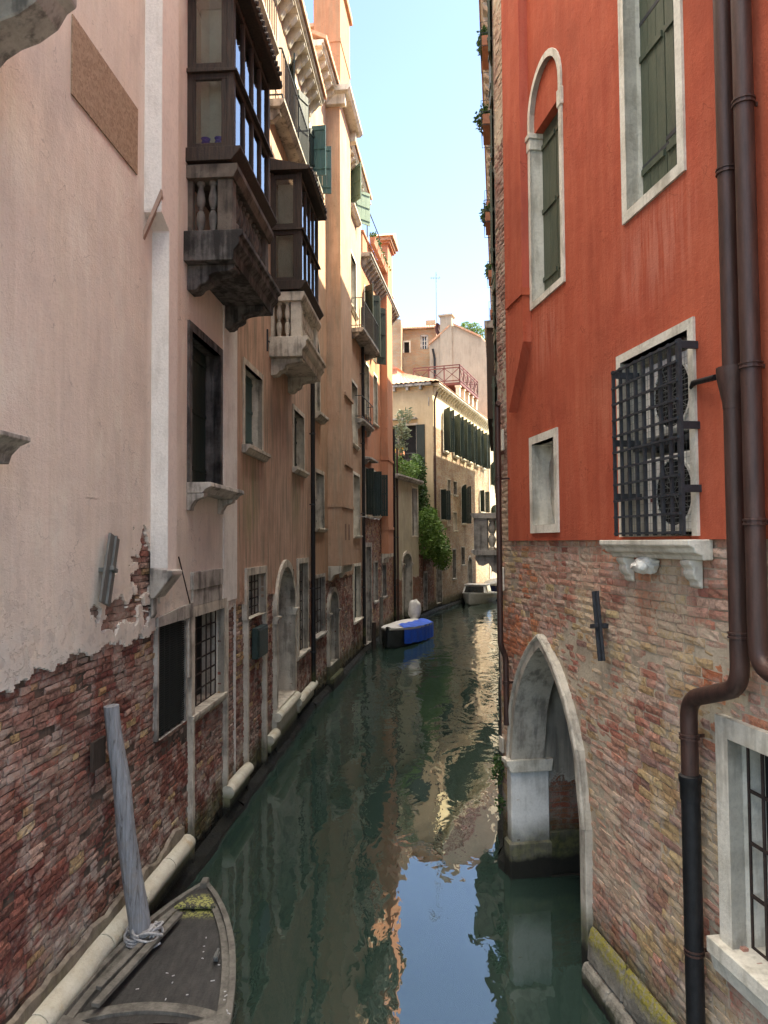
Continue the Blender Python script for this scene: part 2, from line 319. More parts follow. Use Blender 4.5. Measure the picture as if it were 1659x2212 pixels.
# ---------------------------------------------------------------- mesh helper
class MB:
    def __init__(s): s.v = []; s.f = []
    def add(s, vs, fs):
        o = len(s.v); s.v += [tuple(p) for p in vs]; s.f += [tuple(i + o for i in f) for f in fs]; return s
    def box(s, a0, a1, b0, b1, c0, c1):
        vs = [(a, b, c) for a in (a0, a1) for b in (b0, b1) for c in (c0, c1)]
        return s.add(vs, [(0, 1, 3, 2), (4, 6, 7, 5), (0, 4, 5, 1), (2, 3, 7, 6), (0, 2, 6, 4), (1, 5, 7, 3)])
    def prism(s, prof, axis, lo, hi):
        n = len(prof)
        def P(p, q, e): return {'s': (e, p, q), 't': (p, e, q), 'z': (p, q, e)}[axis]
        vs = [P(p, q, lo) for p, q in prof] + [P(p, q, hi) for p, q in prof]
        fs = [tuple(range(n)), tuple(range(2 * n - 1, n - 1, -1))] + [(i, (i + 1) % n, n + (i + 1) % n, n + i) for i in range(n)]
        return s.add(vs, fs)
    def lathe(s, cx, cy, prof, n=14):
        vs = []; fs = []
        for r, z in prof:
            for k in range(n): a = 2 * PI * k / n; vs.append((cx + r * math.cos(a), cy + r * math.sin(a), z))
        for i in range(len(prof) - 1):
            for k in range(n): fs.append((i * n + k, i * n + (k + 1) % n, (i + 1) * n + (k + 1) % n, (i + 1) * n + k))
        fs += [tuple(range(n - 1, -1, -1)), tuple((len(prof) - 1) * n + k for k in range(n))]
        return s.add(vs, fs)
    def tube(s, pts, r, n=8, r2=None):
        pts = [Vector(p) for p in pts]; m = len(pts); vs = []; fs = []
        prev = None
        for i, p in enumerate(pts):
            d = (pts[min(i + 1, m - 1)] - pts[max(i - 1, 0)]).normalized()
            if prev is None: a = d.orthogonal().normalized()
            else: a = (prev - prev.dot(d) * d).normalized()
            prev = a; b = d.cross(a); rr = r if r2 is None else r + (r2 - r) * i / (m - 1)
            for k in range(n):
                t = 2 * PI * k / n; vs.append(p + (a * math.cos(t) + b * math.sin(t)) * rr)
        for i in range(m - 1):
            for k in range(n): fs.append((i * n + k, i * n + (k + 1) % n, (i + 1) * n + (k + 1) % n, (i + 1) * n + k))
        fs += [tuple(range(n - 1, -1, -1)), tuple((m - 1) * n + k for k in range(n))]
        return s.add(vs, fs)
    def obox(s, c, ax, h):
        c = Vector(c); ax = [Vector(a).normalized() for a in ax]
        vs = [c + ax[0] * h[0] * i + ax[1] * h[1] * j + ax[2] * h[2] * k for i in (-1, 1) for j in (-1, 1) for k in (-1, 1)]
        return s.add(vs, [(0, 1, 3, 2), (4, 6, 7, 5), (0, 4, 5, 1), (2, 3, 7, 6), (0, 2, 6, 4), (1, 5, 7, 3)])
    def bar(s, p, q, w, h=None):
        p = Vector(p); q = Vector(q); d = (q - p); L = d.length; d.normalize()
        a = d.cross(Vector((0, 0, 1)));
        if a.length < .01: a = Vector((1, 0, 0))
        a.normalize(); b = d.cross(a)
        return s.obox((p + q) / 2, (d, a, b), (L / 2, w / 2, (h or w) / 2))
    def blob(s, c, r, seed=0, amt=.2, nu=16, nv=10, sc=2.5):
        vs = []; fs = []
        for i in range(nv + 1):
            th = PI * i / nv
            for k in range(nu):
                ph = 2 * PI * k / nu; d = Vector((math.sin(th) * math.cos(ph), math.sin(th) * math.sin(ph), math.cos(th)))
                q = 1 + amt * mnoise.noise(d * sc + Vector((seed, 0, 0)))
                vs.append((c[0] + d.x * r[0] * q, c[1] + d.y * r[1] * q, c[2] + d.z * r[2] * q))
        for i in range(nv):
            for k in range(nu): fs.append((i * nu + k, i * nu + (k + 1) % nu, (i + 1) * nu + (k + 1) % nu, (i + 1) * nu + k))
        return s.add(vs, fs)
    def build(s, name, mat, parent=None, out=1, smooth=False, off=(0, 0, 0), bevel=0, recalc=True, rough=0):
        me = bpy.data.meshes.new(name)
        vs = [((x - off[0]), out * (y - off[1]), z - off[2]) for x, y, z in s.v]
        me.from_pydata(vs, [], s.f)
        bm = bmesh.new(); bm.from_mesh(me)
        bmesh.ops.remove_doubles(bm, verts=bm.verts, dist=1e-6) if False else None
        if recalc: bmesh.ops.recalc_face_normals(bm, faces=bm.faces)
        if bevel:
            bmesh.ops.bevel(bm, geom=[e for e in bm.edges if len(e.link_faces) == 2 and e.calc_face_angle(0) > .6], offset=bevel, segments=1, affect='EDGES', clamp_overlap=True)
        if rough:
            for v in bm.verts:
                v.co += Vector((mnoise.noise(v.co * 4.1), mnoise.noise(v.co * 4.3 + Vector((9, 0, 0))), mnoise.noise(v.co * 4.7 + Vector((0, 9, 0))))) * rough
        bm.to_mesh(me); bm.free()
        if smooth:
            for p in me.polygons: p.use_smooth = True
            try: me.set_sharp_from_angle(angle=math.radians(40))
            except Exception: pass
        o = bpy.data.objects.new(name, me); C.objects.link(o)
        if mat: me.materials.append(M[mat] if isinstance(mat, str) else mat)
        if parent: o.parent = parent
        return o

def tag(o, label, cat, group=None, kind=None):
    if label: o['label'] = label
    if cat: o['category'] = cat
    if group: o['group'] = group
    if kind: o['kind'] = kind
    return o

class B:      # a wall frame: s along the facade (away from camera), t outward to the canal, z up
    def __init__(s, name, x, y, slope, out, label=None, cat=None, group=None, ang=None):
        s.p = Vector((x, y, 0)); s.out = out
        a = math.atan2(1, slope) if ang is None else ang
        s.a = a; s.d = Vector((math.cos(a), math.sin(a), 0)); s.n = Vector((-s.d.y, s.d.x, 0)) * out
        s.holes = []
        if name:
            s.root = bpy.data.objects.new(name, None); C.objects.link(s.root); s.root.empty_display_size = .3
            s.root.location = s.p; s.root.rotation_euler = (0, 0, a); tag(s.root, label, cat, group)
    def hit(s, px, py, t=0.0):
        r = ray(px, py); o = s.p + s.n * t
        k = (o - EYE).dot(s.n) / r.dot(s.n); q = EYE + r * k
        return (q - s.p).dot(s.d), q.z
    def rc(s, xl, yt, yb, xr, t=0.0):
        a, z1 = s.hit(xl, yt, t); a0, z0 = s.hit(xl, yb, t); b, _ = s.hit(xr, (yt + yb) / 2, t)
        a = (a + a0) / 2
        return [min(a, b), max(a, b), z0, z1]
    def w(s, q): return s.p + s.d * q[0] + s.n * q[1] + Vector((0, 0, q[2]))
    def part(s, mb, name, mat, parent=None, **k): return mb.build(name, mat, parent or s.root, out=s.out, **k)
    def solo(s, mb, name, mat, org, label, cat, group=None, **k):
        o = mb.build(name, mat, None, out=s.out, off=org, **k)
        o.location = s.w(org); o.rotation_euler = (0, 0, s.a); return tag(o, label, cat, group)
    def thing(s, name, org, label, cat, group=None):
        r = bpy.data.objects.new(name, None); C.objects.link(r); r.empty_display_size = .2
        r.location = s.w(org); r.rotation_euler = (0, 0, s.a); return tag(r, label, cat, group)

def arch_pts(s0, s1, z1, h, n=12, grow=0.0):
    # curve from left spring to right spring
    c = (s0 + s1) / 2; a = (s1 - s0) / 2
    if h <= 0: return [(s0 - grow, z1 + grow), (s1 + grow, z1 + grow)]
    pts = []
    for i in range(n + 1):
        x = -1 + 2 * i / n
        if h > a * 1.08:
            R = (1 + (h / a) ** 2) / 2; xx = 1 - abs(x); z = math.sqrt(max(0, R * R - (R - xx) ** 2)) * a
        else: z = h * math.sqrt(max(0, 1 - x * x))
        if h > a * 1.08: pts.append((c + x * (a + grow), z1 + z * (h + grow) / h))
        else:
            th = PI - PI * i / n; pts.append((c + (a + grow) * math.cos(th), z1 + (h + grow) * math.sin(th)))
    return pts

def frame_path(o, grow=0.0):
    s0, s1, z0, z1, h = o
    a = arch_pts(s0, s1, z1, h, 16, grow)
    return [(s0 - grow, z0)] + a + [(s1 + grow, z0)] if h <= 0 else [(s0 - grow, z0)] + a + [(s1 + grow, z0)]

def wall_sheet(b, s0, s1, z0, z1, t=0.0, thick=None, mb=None):
    mb = mb or MB()
    hs = [h for h in b.holes if h[1] > s0 and h[0] < s1 and h[3] + max(0, h[4]) > z0 and h[2] < z1]
    S = sorted({s0, s1} | {min(max(v, s0), s1) for h in hs for v in (h[0], h[1])})
    Z = sorted({z0, z1} | {min(max(v, z0), z1) for h in hs for v in (h[2], h[3] + max(0, h[4]))})
    for i in range(len(S) - 1):
        for j in range(len(Z) - 1):
            if S[i + 1] - S[i] < 1e-5 or Z[j + 1] - Z[j] < 1e-5: continue
            cs = (S[i] + S[i + 1]) / 2; cz = (Z[j] + Z[j + 1]) / 2
            if any(h[0] < cs < h[1] and h[2] < cz < h[3] + max(0, h[4]) for h in hs): continue
            mb.add([(S[i], t, Z[j]), (S[i + 1], t, Z[j]), (S[i + 1], t, Z[j + 1]), (S[i], t, Z[j + 1])], [(0, 1, 2, 3)])
    for h in hs:
        if h[4] > 0:
            a = arch_pts(h[0], h[1], h[3], h[4], 16); top = h[3] + h[4]
            for i in range(len(a) - 1):
                (x0, y0), (x1, y1) = a[i], a[i + 1]
                mb.add([(x0, t, y0), (x1, t, y1), (x1, t, top), (x0, t, top)], [(0, 1, 2, 3)])
    if thick:
        for h in hs:
            p = frame_path(h) + [frame_path(h)[0]]
            for i in range(len(p) - 1):
                (x0, y0), (x1, y1) = p[i], p[i + 1]
                mb.add([(x0, t, y0), (x1, t, y1), (x1, t - thick, y1), (x0, t - thick, y0)], [(0, 1, 2, 3)])
    return mb

def leaf(hs, ht, sgn, ang, w, z0, z1, arch=0, planks=3, th=.035):
    """one board leaf hinged at (hs,ht); sgn = direction it closes toward; ang opening outward"""
    d = (sgn * math.cos(ang), math.sin(ang)); nrm = (-d[1] * sgn, d[0] * sgn)
    mb = MB(); gap = .006
    def top(u): return z1 + (arch * math.sqrt(max(0, 1 - (1 - u / w) ** 2)) if arch else 0)
    for i in range(planks):
        u0 = w * i / planks + gap / 2; u1 = w * (i + 1) / planks - gap / 2; um = (u0 + u1) / 2
        prof = [(u0, z0), (u1, z0), (u1, top(u1)), (um, top(um)), (u0, top(u0))]
        vs = [(hs + d[0] * u + nrm[0] * e, ht + d[1] * u + nrm[1] * e, z) for e in (0, th) for u, z in prof]
        mb.add(vs, [(0, 1, 2, 3, 4), (9, 8, 7, 6, 5)] + [(k, (k + 1) % 5, 5 + (k + 1) % 5, 5 + k) for k in range(5)])
    for zz in (z0 + (z1 - z0) * .12, z0 + (z1 - z0) * .52, z0 + (z1 - z0) * .9):
        for e0, e1 in ((-.018, 0), (th, th + .018)):
            vs = [(hs + d[0] * u + nrm[0] * e, ht + d[1] * u + nrm[1] * e, z) for e in (e0, e1) for u, z in ((0.01, zz), (w - .02, zz), (w - .02, zz + .05), (.01, zz + .05))]
            mb.add(vs, [(0, 1, 2, 3), (7, 6, 5, 4), (0, 1, 5, 4), (1, 2, 6, 5), (2, 3, 7, 6), (3, 0, 4, 7)])
    return mb

def grille(s0, s1, z0, z1, t, ns, nz, r=.011, curl=False):
    mb = MB()
    for i in range(ns + 1):
        x = s0 + (s1 - s0) * i / ns; mb.tube([(x, t, z0), (x, t, z1)], r, 6)
    for j in range(nz + 1):
        z = z0 + (z1 - z0) * j / nz; mb.box(s0 - .02, s1 + .02, t - r * .8, t + r * .8, z - r * .8, z + r * .8)
    return mb

def window(b, r, h=0, fw=.11, depth=.28, proud=.02, fmat='stone', fill='closed', smat='shutter', sill=None, bottom=False, outer=True,
           ang=1.9, leafw=None, name='window', ns=5, nz=6, label=None, lintel=0, nosurround=False, sillmat=None):
    s0, s1, z0, z1 = r
    if outer: s0, s1, z1 = s0 + fw, s1 - fw, z1 - fw - max(0, h)
    if outer and bottom: z0 += fw
    o = (s0, s1, z0, z1, h); b.holes.append(o)
    mb = MB(); pi = frame_path(o); po = frame_path(o, fw)
    if not nosurround:
        for i in range(len(pi) - 1):
            q = [pi[i], pi[i + 1], po[i + 1], po[i]]
            mb.prism(q, 't', -.06, proud)
        if bottom: mb.box(s0 - fw, s1 + fw, -.06, proud, z0 - fw, z0 - .001)
        if lintel: mb.box(s0 - fw - .05, s1 + fw + .05, 0, proud + .05, z1 + h + fw + .002, z1 + h + fw + lintel)
    closed = pi + [pi[0]]
    for i in range(len(closed) - 1):
        (x0, y0), (x1, y1) = closed[i], closed[i + 1]
        mb.add([(x0, proud, y0), (x1, proud, y1), (x1, -depth, y1), (x0, -depth, y0)], [(0, 1, 2, 3)])
    w = b.part(mb, name, fmat, bevel=0, recalc=True)
    if label: w['label'] = label
    zt = z1 + max(0, h)
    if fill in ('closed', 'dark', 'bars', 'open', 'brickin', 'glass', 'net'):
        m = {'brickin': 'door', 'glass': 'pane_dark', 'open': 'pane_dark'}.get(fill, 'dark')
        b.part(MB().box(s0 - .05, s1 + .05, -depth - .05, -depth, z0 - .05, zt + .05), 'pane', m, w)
    if fill == 'glass' or fill == 'open':
        f = MB(); tt = -depth + .002
        f.box(s0, s0 + .05, tt, tt + .04, z0, zt); f.box(s1 - .05, s1, tt, tt + .04, z0, zt); c = (s0 + s1) / 2; f.box(c - .03, c + .03, tt, tt + .045, z0, zt)
        for k in range(1, 3): z = z0 + (zt - z0) * k / 3; f.box(s0 + .05, s1 - .05, tt, tt + .035, z - .02, z + .02)
        b.part(f, 'sash', 'stone_white' if fmat != 'stone_black' else 'wood', w)
    if fill == 'closed':
        c = (s0 + s1) / 2; ww = (s1 - s0) / 2 - .004
        b.part(leaf(s0, -depth + .02, 1, 0, ww, z0, z1, h), 'shutter', smat, w)
        b.part(leaf(s1, -depth + .02, -1, 0, ww, z0, z1, h), 'shutter', smat, w)
    if fill == 'open':
        ww = leafw or (s1 - s0) / 2
        b.part(leaf(s0 - .02, proud + .03, 1, ang, ww, z0, z1, h), 'shutter', smat, w)
        b.part(leaf(s1 + .02, proud + .03, -1, ang, ww, z0, z1, h), 'shutter', smat, w)
    if fill == 'bars': b.part(grille(s0, s1, z0, zt, -.10, ns, nz), 'grille', 'rust', w)
    if fill == 'net':
        n = MB(); N = 16; pr = []
        for i in range(N + 1): pr.append((s0 + (s1 - s0) * i / N, -.03 + .015 * math.sin(i * 1.9)))
        for i in range(N): n.prism([pr[i], pr[i + 1], (pr[i + 1][0], pr[i + 1][1] - .01), (pr[i][0], pr[i][1] - .01)], 'z', z0 + .01, zt - .005)
        for j in range(46): z = z0 + .03 + (zt - z0 - .05) * j / 46; n.box(s0 + .01, s1 - .01, -.012, -.008, z, z + .012)
        b.part(n, 'netting', 'net', w)
    if sill:
        pj, th, ex = sill
        sm = MB().prism([(0, z0 - .001), (pj, z0 - .001), (pj, z0 - th * .45), (pj * .8, z0 - th * .5), (pj * .5, z0 - th), (0, z0 - th)], 's', s0 - fw - ex, s1 + fw + ex)
        b.part(sm, 'sill', sillmat or fmat, w, bevel=.004)
    return w, o

def fbm(x, y, z=0.0, o=4):
    v = 0; a = .5; f = 1.0
    for _ in range(o): v += a * mnoise.noise(Vector((x * f, y * f, z + f))); a *= .55; f *= 2.1
    return v
def in_hole(b, s, z, g=0.0):
    for h in b.holes:
        if h[0] - g < s < h[1] + g and h[2] - g < z < h[3] + max(0, h[4]) + g:
            if h[4] <= 0 or z < h[3]: return True
            c = (h[0] + h[1]) / 2; a = (h[1] - h[0]) / 2; x = min(1, abs((s - c) / a)); q = h[4] / a
            if q > 1.08: RR = (1 + q * q) / 2; zt = math.sqrt(max(0, RR * RR - (RR - 1 + x) ** 2)) * a
            else: zt = h[4] * math.sqrt(max(0, 1 - x * x))
            if z < h[3] + zt: return True
    return False
def bricks(b, s0, s1, z0, z1, pal, t=-.02, bh=.065, bw=.25, jit=1.0, gap=.010, keep=None, seed=1, missing=.02, mat='brickmat', name='brickwork'):
    rnd = random.Random(seed); vs = []; fs = []; cols = []
    z = z0; row = 0
    while z < z1:
        h = bh * rnd.uniform(.93, 1.07); s = s0 - rnd.uniform(0, bw)
        while s < s1:
            w = bw * (rnd.uniform(.9, 1.06) if rnd.random() < .62 else rnd.uniform(.45, .58))
            a, c = max(s, s0) + gap * rnd.uniform(.3, .8), min(s + w, s1) - gap * rnd.uniform(.3, .8); s += w
            cz = z + h / 2; cs = (a + c) / 2
            if c - a < .03 or (keep and not keep(cs, cz)) or in_hole(b, cs, cz): continue
            if any(hh[4] > 0 and cz > hh[3] - .04 and cz < hh[3] + hh[4] for hh in b.holes) and (in_hole(b, a - .01, cz - h / 2) or in_hole(b, c + .01, cz - h / 2)): continue
            for hh in b.holes:
                if hh[2] < cz < hh[3]:
                    if a < hh[0] < c: c = hh[0] - .002
                    if a < hh[1] < c: a = hh[1] + .002
            if c - a < .02: continue
            ztop, zbot = z + h, z
            for hh in b.holes:
                if hh[0] < cs < hh[1]:
                    if cz < hh[2] < z + h: ztop = hh[2] - .002
                    if hh[4] <= 0 and z < hh[3] < cz: zbot = hh[3] + .002
            er = max(0, fbm(cs * .9, cz * .9, seed) + .1) * jit
            d = t - rnd.random() * .010 * jit - er * .03
            if rnd.random() < missing: d -= .02
            dz = .010 * jit * mnoise.noise(Vector((cs * .8, row * .15, seed))); g = gap * rnd.uniform(.35, .75) * (1 + er * 1.6)
            zb, zt = max(zbot, z + g / 2 + dz), min(ztop, z + h - g / 2 + dz)
            tl = rnd.gauss(0, .0025) * jit
            o = len(vs); nx = 3 if c - a > .15 else 2
            for j in range(3):
                for i in range(nx + 1):
                    e = (i in (0, nx)) + (j in (0, 2))
                    x = a + (c - a) * i / nx + rnd.gauss(0, .0022) * jit; zz = zb + (zt - zb) * j / 2 + rnd.gauss(0, .0020) * jit + tl * (i / nx - .5) * 2
                    vs.append((x, d - e * .0035 + rnd.gauss(0, .0028) * jit, zz))
            m = nx + 1
            for j in range(2):
                for i in range(nx): q = o + j * m + i; fs.append((q, q + 1, q + m + 1, q + m))
            ring = [i for i in range(m)] + [m + nx, 2 * m + nx] + [2 * m + i for i in range(nx - 1, -1, -1)] + [m]
            k = len(vs)
            for r_ in ring: p = vs[o + r_]; vs.append((p[0], t - .05, p[2]))
            n = len(ring)
            for i in range(n): fs.append((o + ring[i], o + ring[(i + 1) % n], k + (i + 1) % n, k + i))
            col = pal(cs, cz, rnd); cols.append((len(vs) - o, col))
        z += h; row += 1
    mb = MB(); mb.v = vs; mb.f = fs
    ob = b.part(mb, name, mat, recalc=False)
    at = ob.data.color_attributes.new('Col', 'FLOAT_COLOR', 'POINT'); buf = []
    for n, c in cols: buf += [c[0], c[1], c[2], 1.0] * n
    at.data.foreach_set('color', buf)
    return ob
def plaster(b, s0, s1, zlo, zmid, z1, keep, mat, cell=.016, t=0.0, th=.045, name='plaster'):
    mb = MB(); wall_sheet(b, s0, s1, zmid, z1, t, mb=mb)
    nx = int((s1 - s0) / cell); nz = int((zmid - zlo) / cell); dx = (s1 - s0) / nx; dz = (zmid - zlo) / nz
    K = [[keep(s0 + (i + .5) * dx, zlo + (j + .5) * dz) and not in_hole(b, s0 + (i + .5) * dx, zlo + (j + .5) * dz) for i in range(nx)] for j in range(nz)]
    vid = {}; vs = []; fs = []
    def V(i, j, back=0):
        k = (i, j, back)
        if k not in vid:
            vid[k] = len(vs); x = s0 + i * dx; z = zlo + j * dz
            if 0 < i < nx and 0 < j < nz: x += mnoise.noise(Vector((i * 1.3, j * 1.7, 0))) * cell * .5; z += mnoise.noise(Vector((i * 1.3, j * 1.7, 9))) * cell * .5
            bulge = .006 * mnoise.noise(Vector((x * 3, z * 3, 5))) if j < nz - 6 else 0
            vs.append((x, t - th if back else t + bulge, z))
        return vid[k]
    for j in range(nz):
        for i in range(nx):
            if not K[j][i]: continue
            fs.append((V(i, j), V(i + 1, j), V(i + 1, j + 1), V(i, j + 1)))
            for (di, dj, p, q) in ((-1, 0, (i, j), (i, j + 1)), (1, 0, (i + 1, j), (i + 1, j + 1)), (0, -1, (i, j), (i + 1, j)), (0, 1, (i, j + 1), (i + 1, j + 1))):
                a, c = i + di, j + dj
                if c >= nz or a < 0 or a >= nx: continue
                if c < 0 or not K[c][a]: fs.append((V(*p), V(*q), V(*q, 1), V(*p, 1)))
    mb.add(vs, fs); return b.part(mb, name, mat, recalc=False)
def brick_material(name, salt=.35, dirt=(.05, .035, .03), smear=(.50, .43, .34), smearamt=.4, saltz=1.4):
    g = G(name); tc, x, y, z = g.coords()
    at = g.n('Attribute', attribute_name='Col').outputs['Color']
    n1 = g.noise(tc, 3.2, 5, .62); n2 = g.noise(tc, 26, 5, .7); n3 = g.noise(tc, 90, 3, .7); n4 = g.noise(tc, .8, 4, .6)
    c = g.mix(g.rng(n2, .46, .62, 0, .65), at, dirt); c = g.mix(g.rng(n3, .40, .30, 0, .4), c, smear)
    c = g.mix(g.math('MULTIPLY', g.rng(n1, .50, .60), g.rng(n2, .40, .52, salt * .4, salt * 1.6)), c, (.56, .50, .45))
    c = g.mix(g.math('MULTIPLY', g.rng(n4, .50, .60), g.rng(n2, .42, .50, smearamt * .3, smearamt * 1.5)), c, smear)
    low = g.math('MULTIPLY', g.rng(z, saltz, .5, 0, 1), g.rng(n1, .45, .58, 0, .75)); c = g.mix(low, c, (.44, .40, .35))
    c = tide_mix(g, c, tc, z)
    return g.finish(c, .93, g.math('ADD', g.math('MULTIPLY', n2, .012), g.math('MULTIPLY', n3, .005)), spec=.2)
def pick(cols, rnd, dark=.15):
    c = rnd.choice(cols); k = rnd.uniform(1 - dark, 1 + dark); h = rnd.uniform(-.015, .015)
    return (c[0] * k, max(.01, c[1] * k + h), max(.01, c[2] * k + h * .6))
M['brickmat'] = brick_material('eroded_brick', .30, smear=(.36, .30, .25), smearamt=.30)
M['brickmat_pale'] = brick_material('patched_brick', .28, dirt=(.19, .12, .085), smear=(.58, .46, .33), smearamt=.55, saltz=1.1)
M['mortar_dark'] = stone('dark_joint_mortar', (.17, .135, .11), (.09, .07, .058), (.03, .025, .02), amt=.6)
M['mortar_mid'] = stone('grey_joint_mortar', (.28, .23, .18), (.17, .14, .11), (.06, .05, .04), amt=.5)
M['mortar_pale'] = stone('sandy_joint_mortar', (.56, .48, .36), (.40, .33, .25), (.20, .16, .12), amt=.4)
RED = [(.27, .105, .08), (.22, .09, .072), (.31, .13, .095), (.19, .08, .065)]
PNK = [(.35, .215, .175), (.31, .175, .14), (.40, .265, .215), (.28, .15, .12)]
OCH = [(.48, .33, .17), (.42, .27, .14), (.52, .38, .20)]
ORA = [(.55, .22, .11), (.50, .18, .09), (.46, .20, .12)]
def pal_left(s, z, rnd):
    n = fbm(s * .5, z * .8, 3) + rnd.gauss(0, .12)
    if rnd.random() < .05: return pick(OCH, rnd)
    if z > 2.3: n += .16
    return pick(PNK if n > .06 else RED, rnd, .25)
def pal_right(s, z, rnd):
    n = fbm(s * .55, z * .55, 11) + rnd.gauss(0, .13); m = fbm(s * .8 + 7, z * .8, 5) + rnd.gauss(0, .1)
    y = 1 - min(1, abs(z - 2.2) / .9)
    if m + y * .28 > .22: return pick(OCH + PNK[:1], rnd, .15)
    if n > .16 and z > 2.6: return pick(ORA, rnd, .15)
    if n < -.22 or z < 1.1 and n < .02: return pick([(.42, .17, .12), (.36, .15, .11), (.46, .24, .17)], rnd, .2)
    return pick([(.52, .33, .25), (.50, .29, .22), (.57, .40, .31), (.52, .27, .19), (.48, .32, .23), (.45, .24, .18)], rnd, .15)
def jag(z0, amp, sc=2.2, seed=0.0, patches=()):
    def f(s, z):
        if z < z0 + amp * 1.5 * (fbm(s * sc, z * sc * 1.2, seed) + .35 * fbm(s * 11, z * 11, seed)): return False
        for (pu, pz, ru, rz) in patches:
            d = math.hypot((s - pu) / ru, (z - pz) / rz)
            if d < 1.7 and d + 1.5 * fbm(s * 4.5, z * 4.5, 7) + .5 * fbm(s * 14, z * 14, 2) < .95: return False
        return True
    return f

def volume(b, s0, s1, z1, depth, mat, front=None, t=0.0, near=True, mb=None):
    """back, sides and top of the building body"""
    mb = mb or MB()
    mb.add([(s0, t, 0 - .6), (s0, -depth, -.6), (s0, -depth, z1), (s0, t, z1)], [(0, 1, 2, 3)])
    mb.add([(s1, t, -.6), (s1, -depth, -.6), (s1, -depth, z1), (s1, t, z1)], [(0, 1, 2, 3)])
    mb.add([(s0, -depth, -.6), (s1, -depth, -.6), (s1, -depth, z1), (s0, -depth, z1)], [(0, 1, 2, 3)])
    mb.add([(s0, t, z1), (s1, t, z1), (s1, -depth, z1), (s0, -depth, z1)], [(0, 1, 2, 3)])
    return mb

def roof(b, s0, s1, z, depth, proj, rise=1.6, mat='tiles', name='roof', th=.1):
    """pitched corrugated tile roof, eaves along s, ridge along s"""
    mb = MB(); n = int((s1 - s0) / .1); rows = [(proj, z), (-depth / 2, z + rise), (-depth - .2, z)]
    vs = []; fs = []
    for (t, zz) in rows:
        for i in range(n + 1):
            s = s0 + (s1 - s0) * i / n; vs.append((s, t, zz + th + .035 * math.sin(i * PI)+ (.05 if i % 2 else 0)))
    for t, zz in rows:
        for i in range(n + 1): vs.append((s0 + (s1 - s0) * i / n, t, zz))
    m = n + 1
    for j in range(2):
        for i in range(n):
            fs.append((j * m + i, j * m + i + 1, (j + 1) * m + i + 1, (j + 1) * m + i))
            k = 3 * m; fs.append((k + j * m + i, k + j * m + i + 1, k + (j + 1) * m + i + 1, k + (j + 1) * m + i))
    for i in range(n): fs.append((i, i + 1, 3 * m + i + 1, 3 * m + i))
    for j in range(2):
        for e in (0, n): fs.append((j * m + e, (j + 1) * m + e, 3 * m + (j + 1) * m + e, 3 * m + j * m + e))
    mb.add(vs, fs)
    return b.part(mb, name, mat, recalc=False)

def cornice(b, s0, s1, z, proj, step=.42, mat='stone_mid', h=.3, ends=True):
    mb = MB()
    mb.prism([(0, z), (proj, z), (proj, z - .07), (proj - .05, z - .10), (proj - .05, z - .15), (0, z - .15)], 's', s0, s1)
    n = max(1, int((s1 - s0) / step))
    for i in range(n):
        c = s0 + (s1 - s0) * (i + .5) / n
        mb.prism([(0, z - .152), (proj * .8, z - .152), (proj * .78, z - .2), (proj * .45, z - .152 - h * .55), (proj * .35, z - .152 - h * .6), (proj * .12, z - .152 - h), (0, z - .152 - h)], 's', c - .07, c + .07)
    return b.part(mb, 'cornice', mat)

def pipe_thing(b, name, pts, r, mat, label, group=None, rings=(), n=14, brk='iron'):
    org = (pts[-1][0], pts[-1][1], pts[-1][2])
    root = b.thing(name, org, label, 'drainpipe', group)
    def rnd(P):
        P = [Vector(p) for p in P]; out = [P[0]]
        for i in range(1, len(P) - 1):
            a, c, e = P[i - 1], P[i], P[i + 1]; rr = min(.13 if r > .045 else .07, (a - c).length * .45, (e - c).length * .45)
            p0 = c + (a - c).normalized() * rr; p1 = c + (e - c).normalized() * rr
            for k in range(7): t = k / 6; out.append(p0 * (1 - t) ** 2 + c * 2 * t * (1 - t) + p1 * t * t)
        return out + [P[-1]]
    o = MB().tube(rnd(pts), r, n).build('pipe', mat, root, out=b.out, off=org, smooth=True)
    for (s, t, z) in rings:
        m = MB().lathe(s, t, [(r + .001, z - .02), (r + .010, z - .018), (r + .010, z - .008), (r + .004, z - .006), (r + .004, z + .006), (r + .010, z + .008), (r + .010, z + .018), (r + .001, z + .02)], n)
        m.box(s - .006, s + .006, -.0, t - r * .8, z - .012, z + .012)
        m.build('bracket', brk if isinstance(brk, str) else brk, root, out=b.out, off=org, smooth=False)
    return root

BAL = [(.050, 0), (.050, .04), (.036, .05), (.030, .07), (.050, .16), (.058, .22), (.046, .29), (.026, .325), (.038, .34), (.026, .355), (.046, .39), (.058, .46), (.050, .52), (.030, .61), (.036, .63), (.050, .64), (.050, .68)]
def baluster_mb(s, t, z, hh, k=1.0): return MB().lathe(s, t, [(r * k, z + q / .68 * hh) for r, q in BAL], 12)

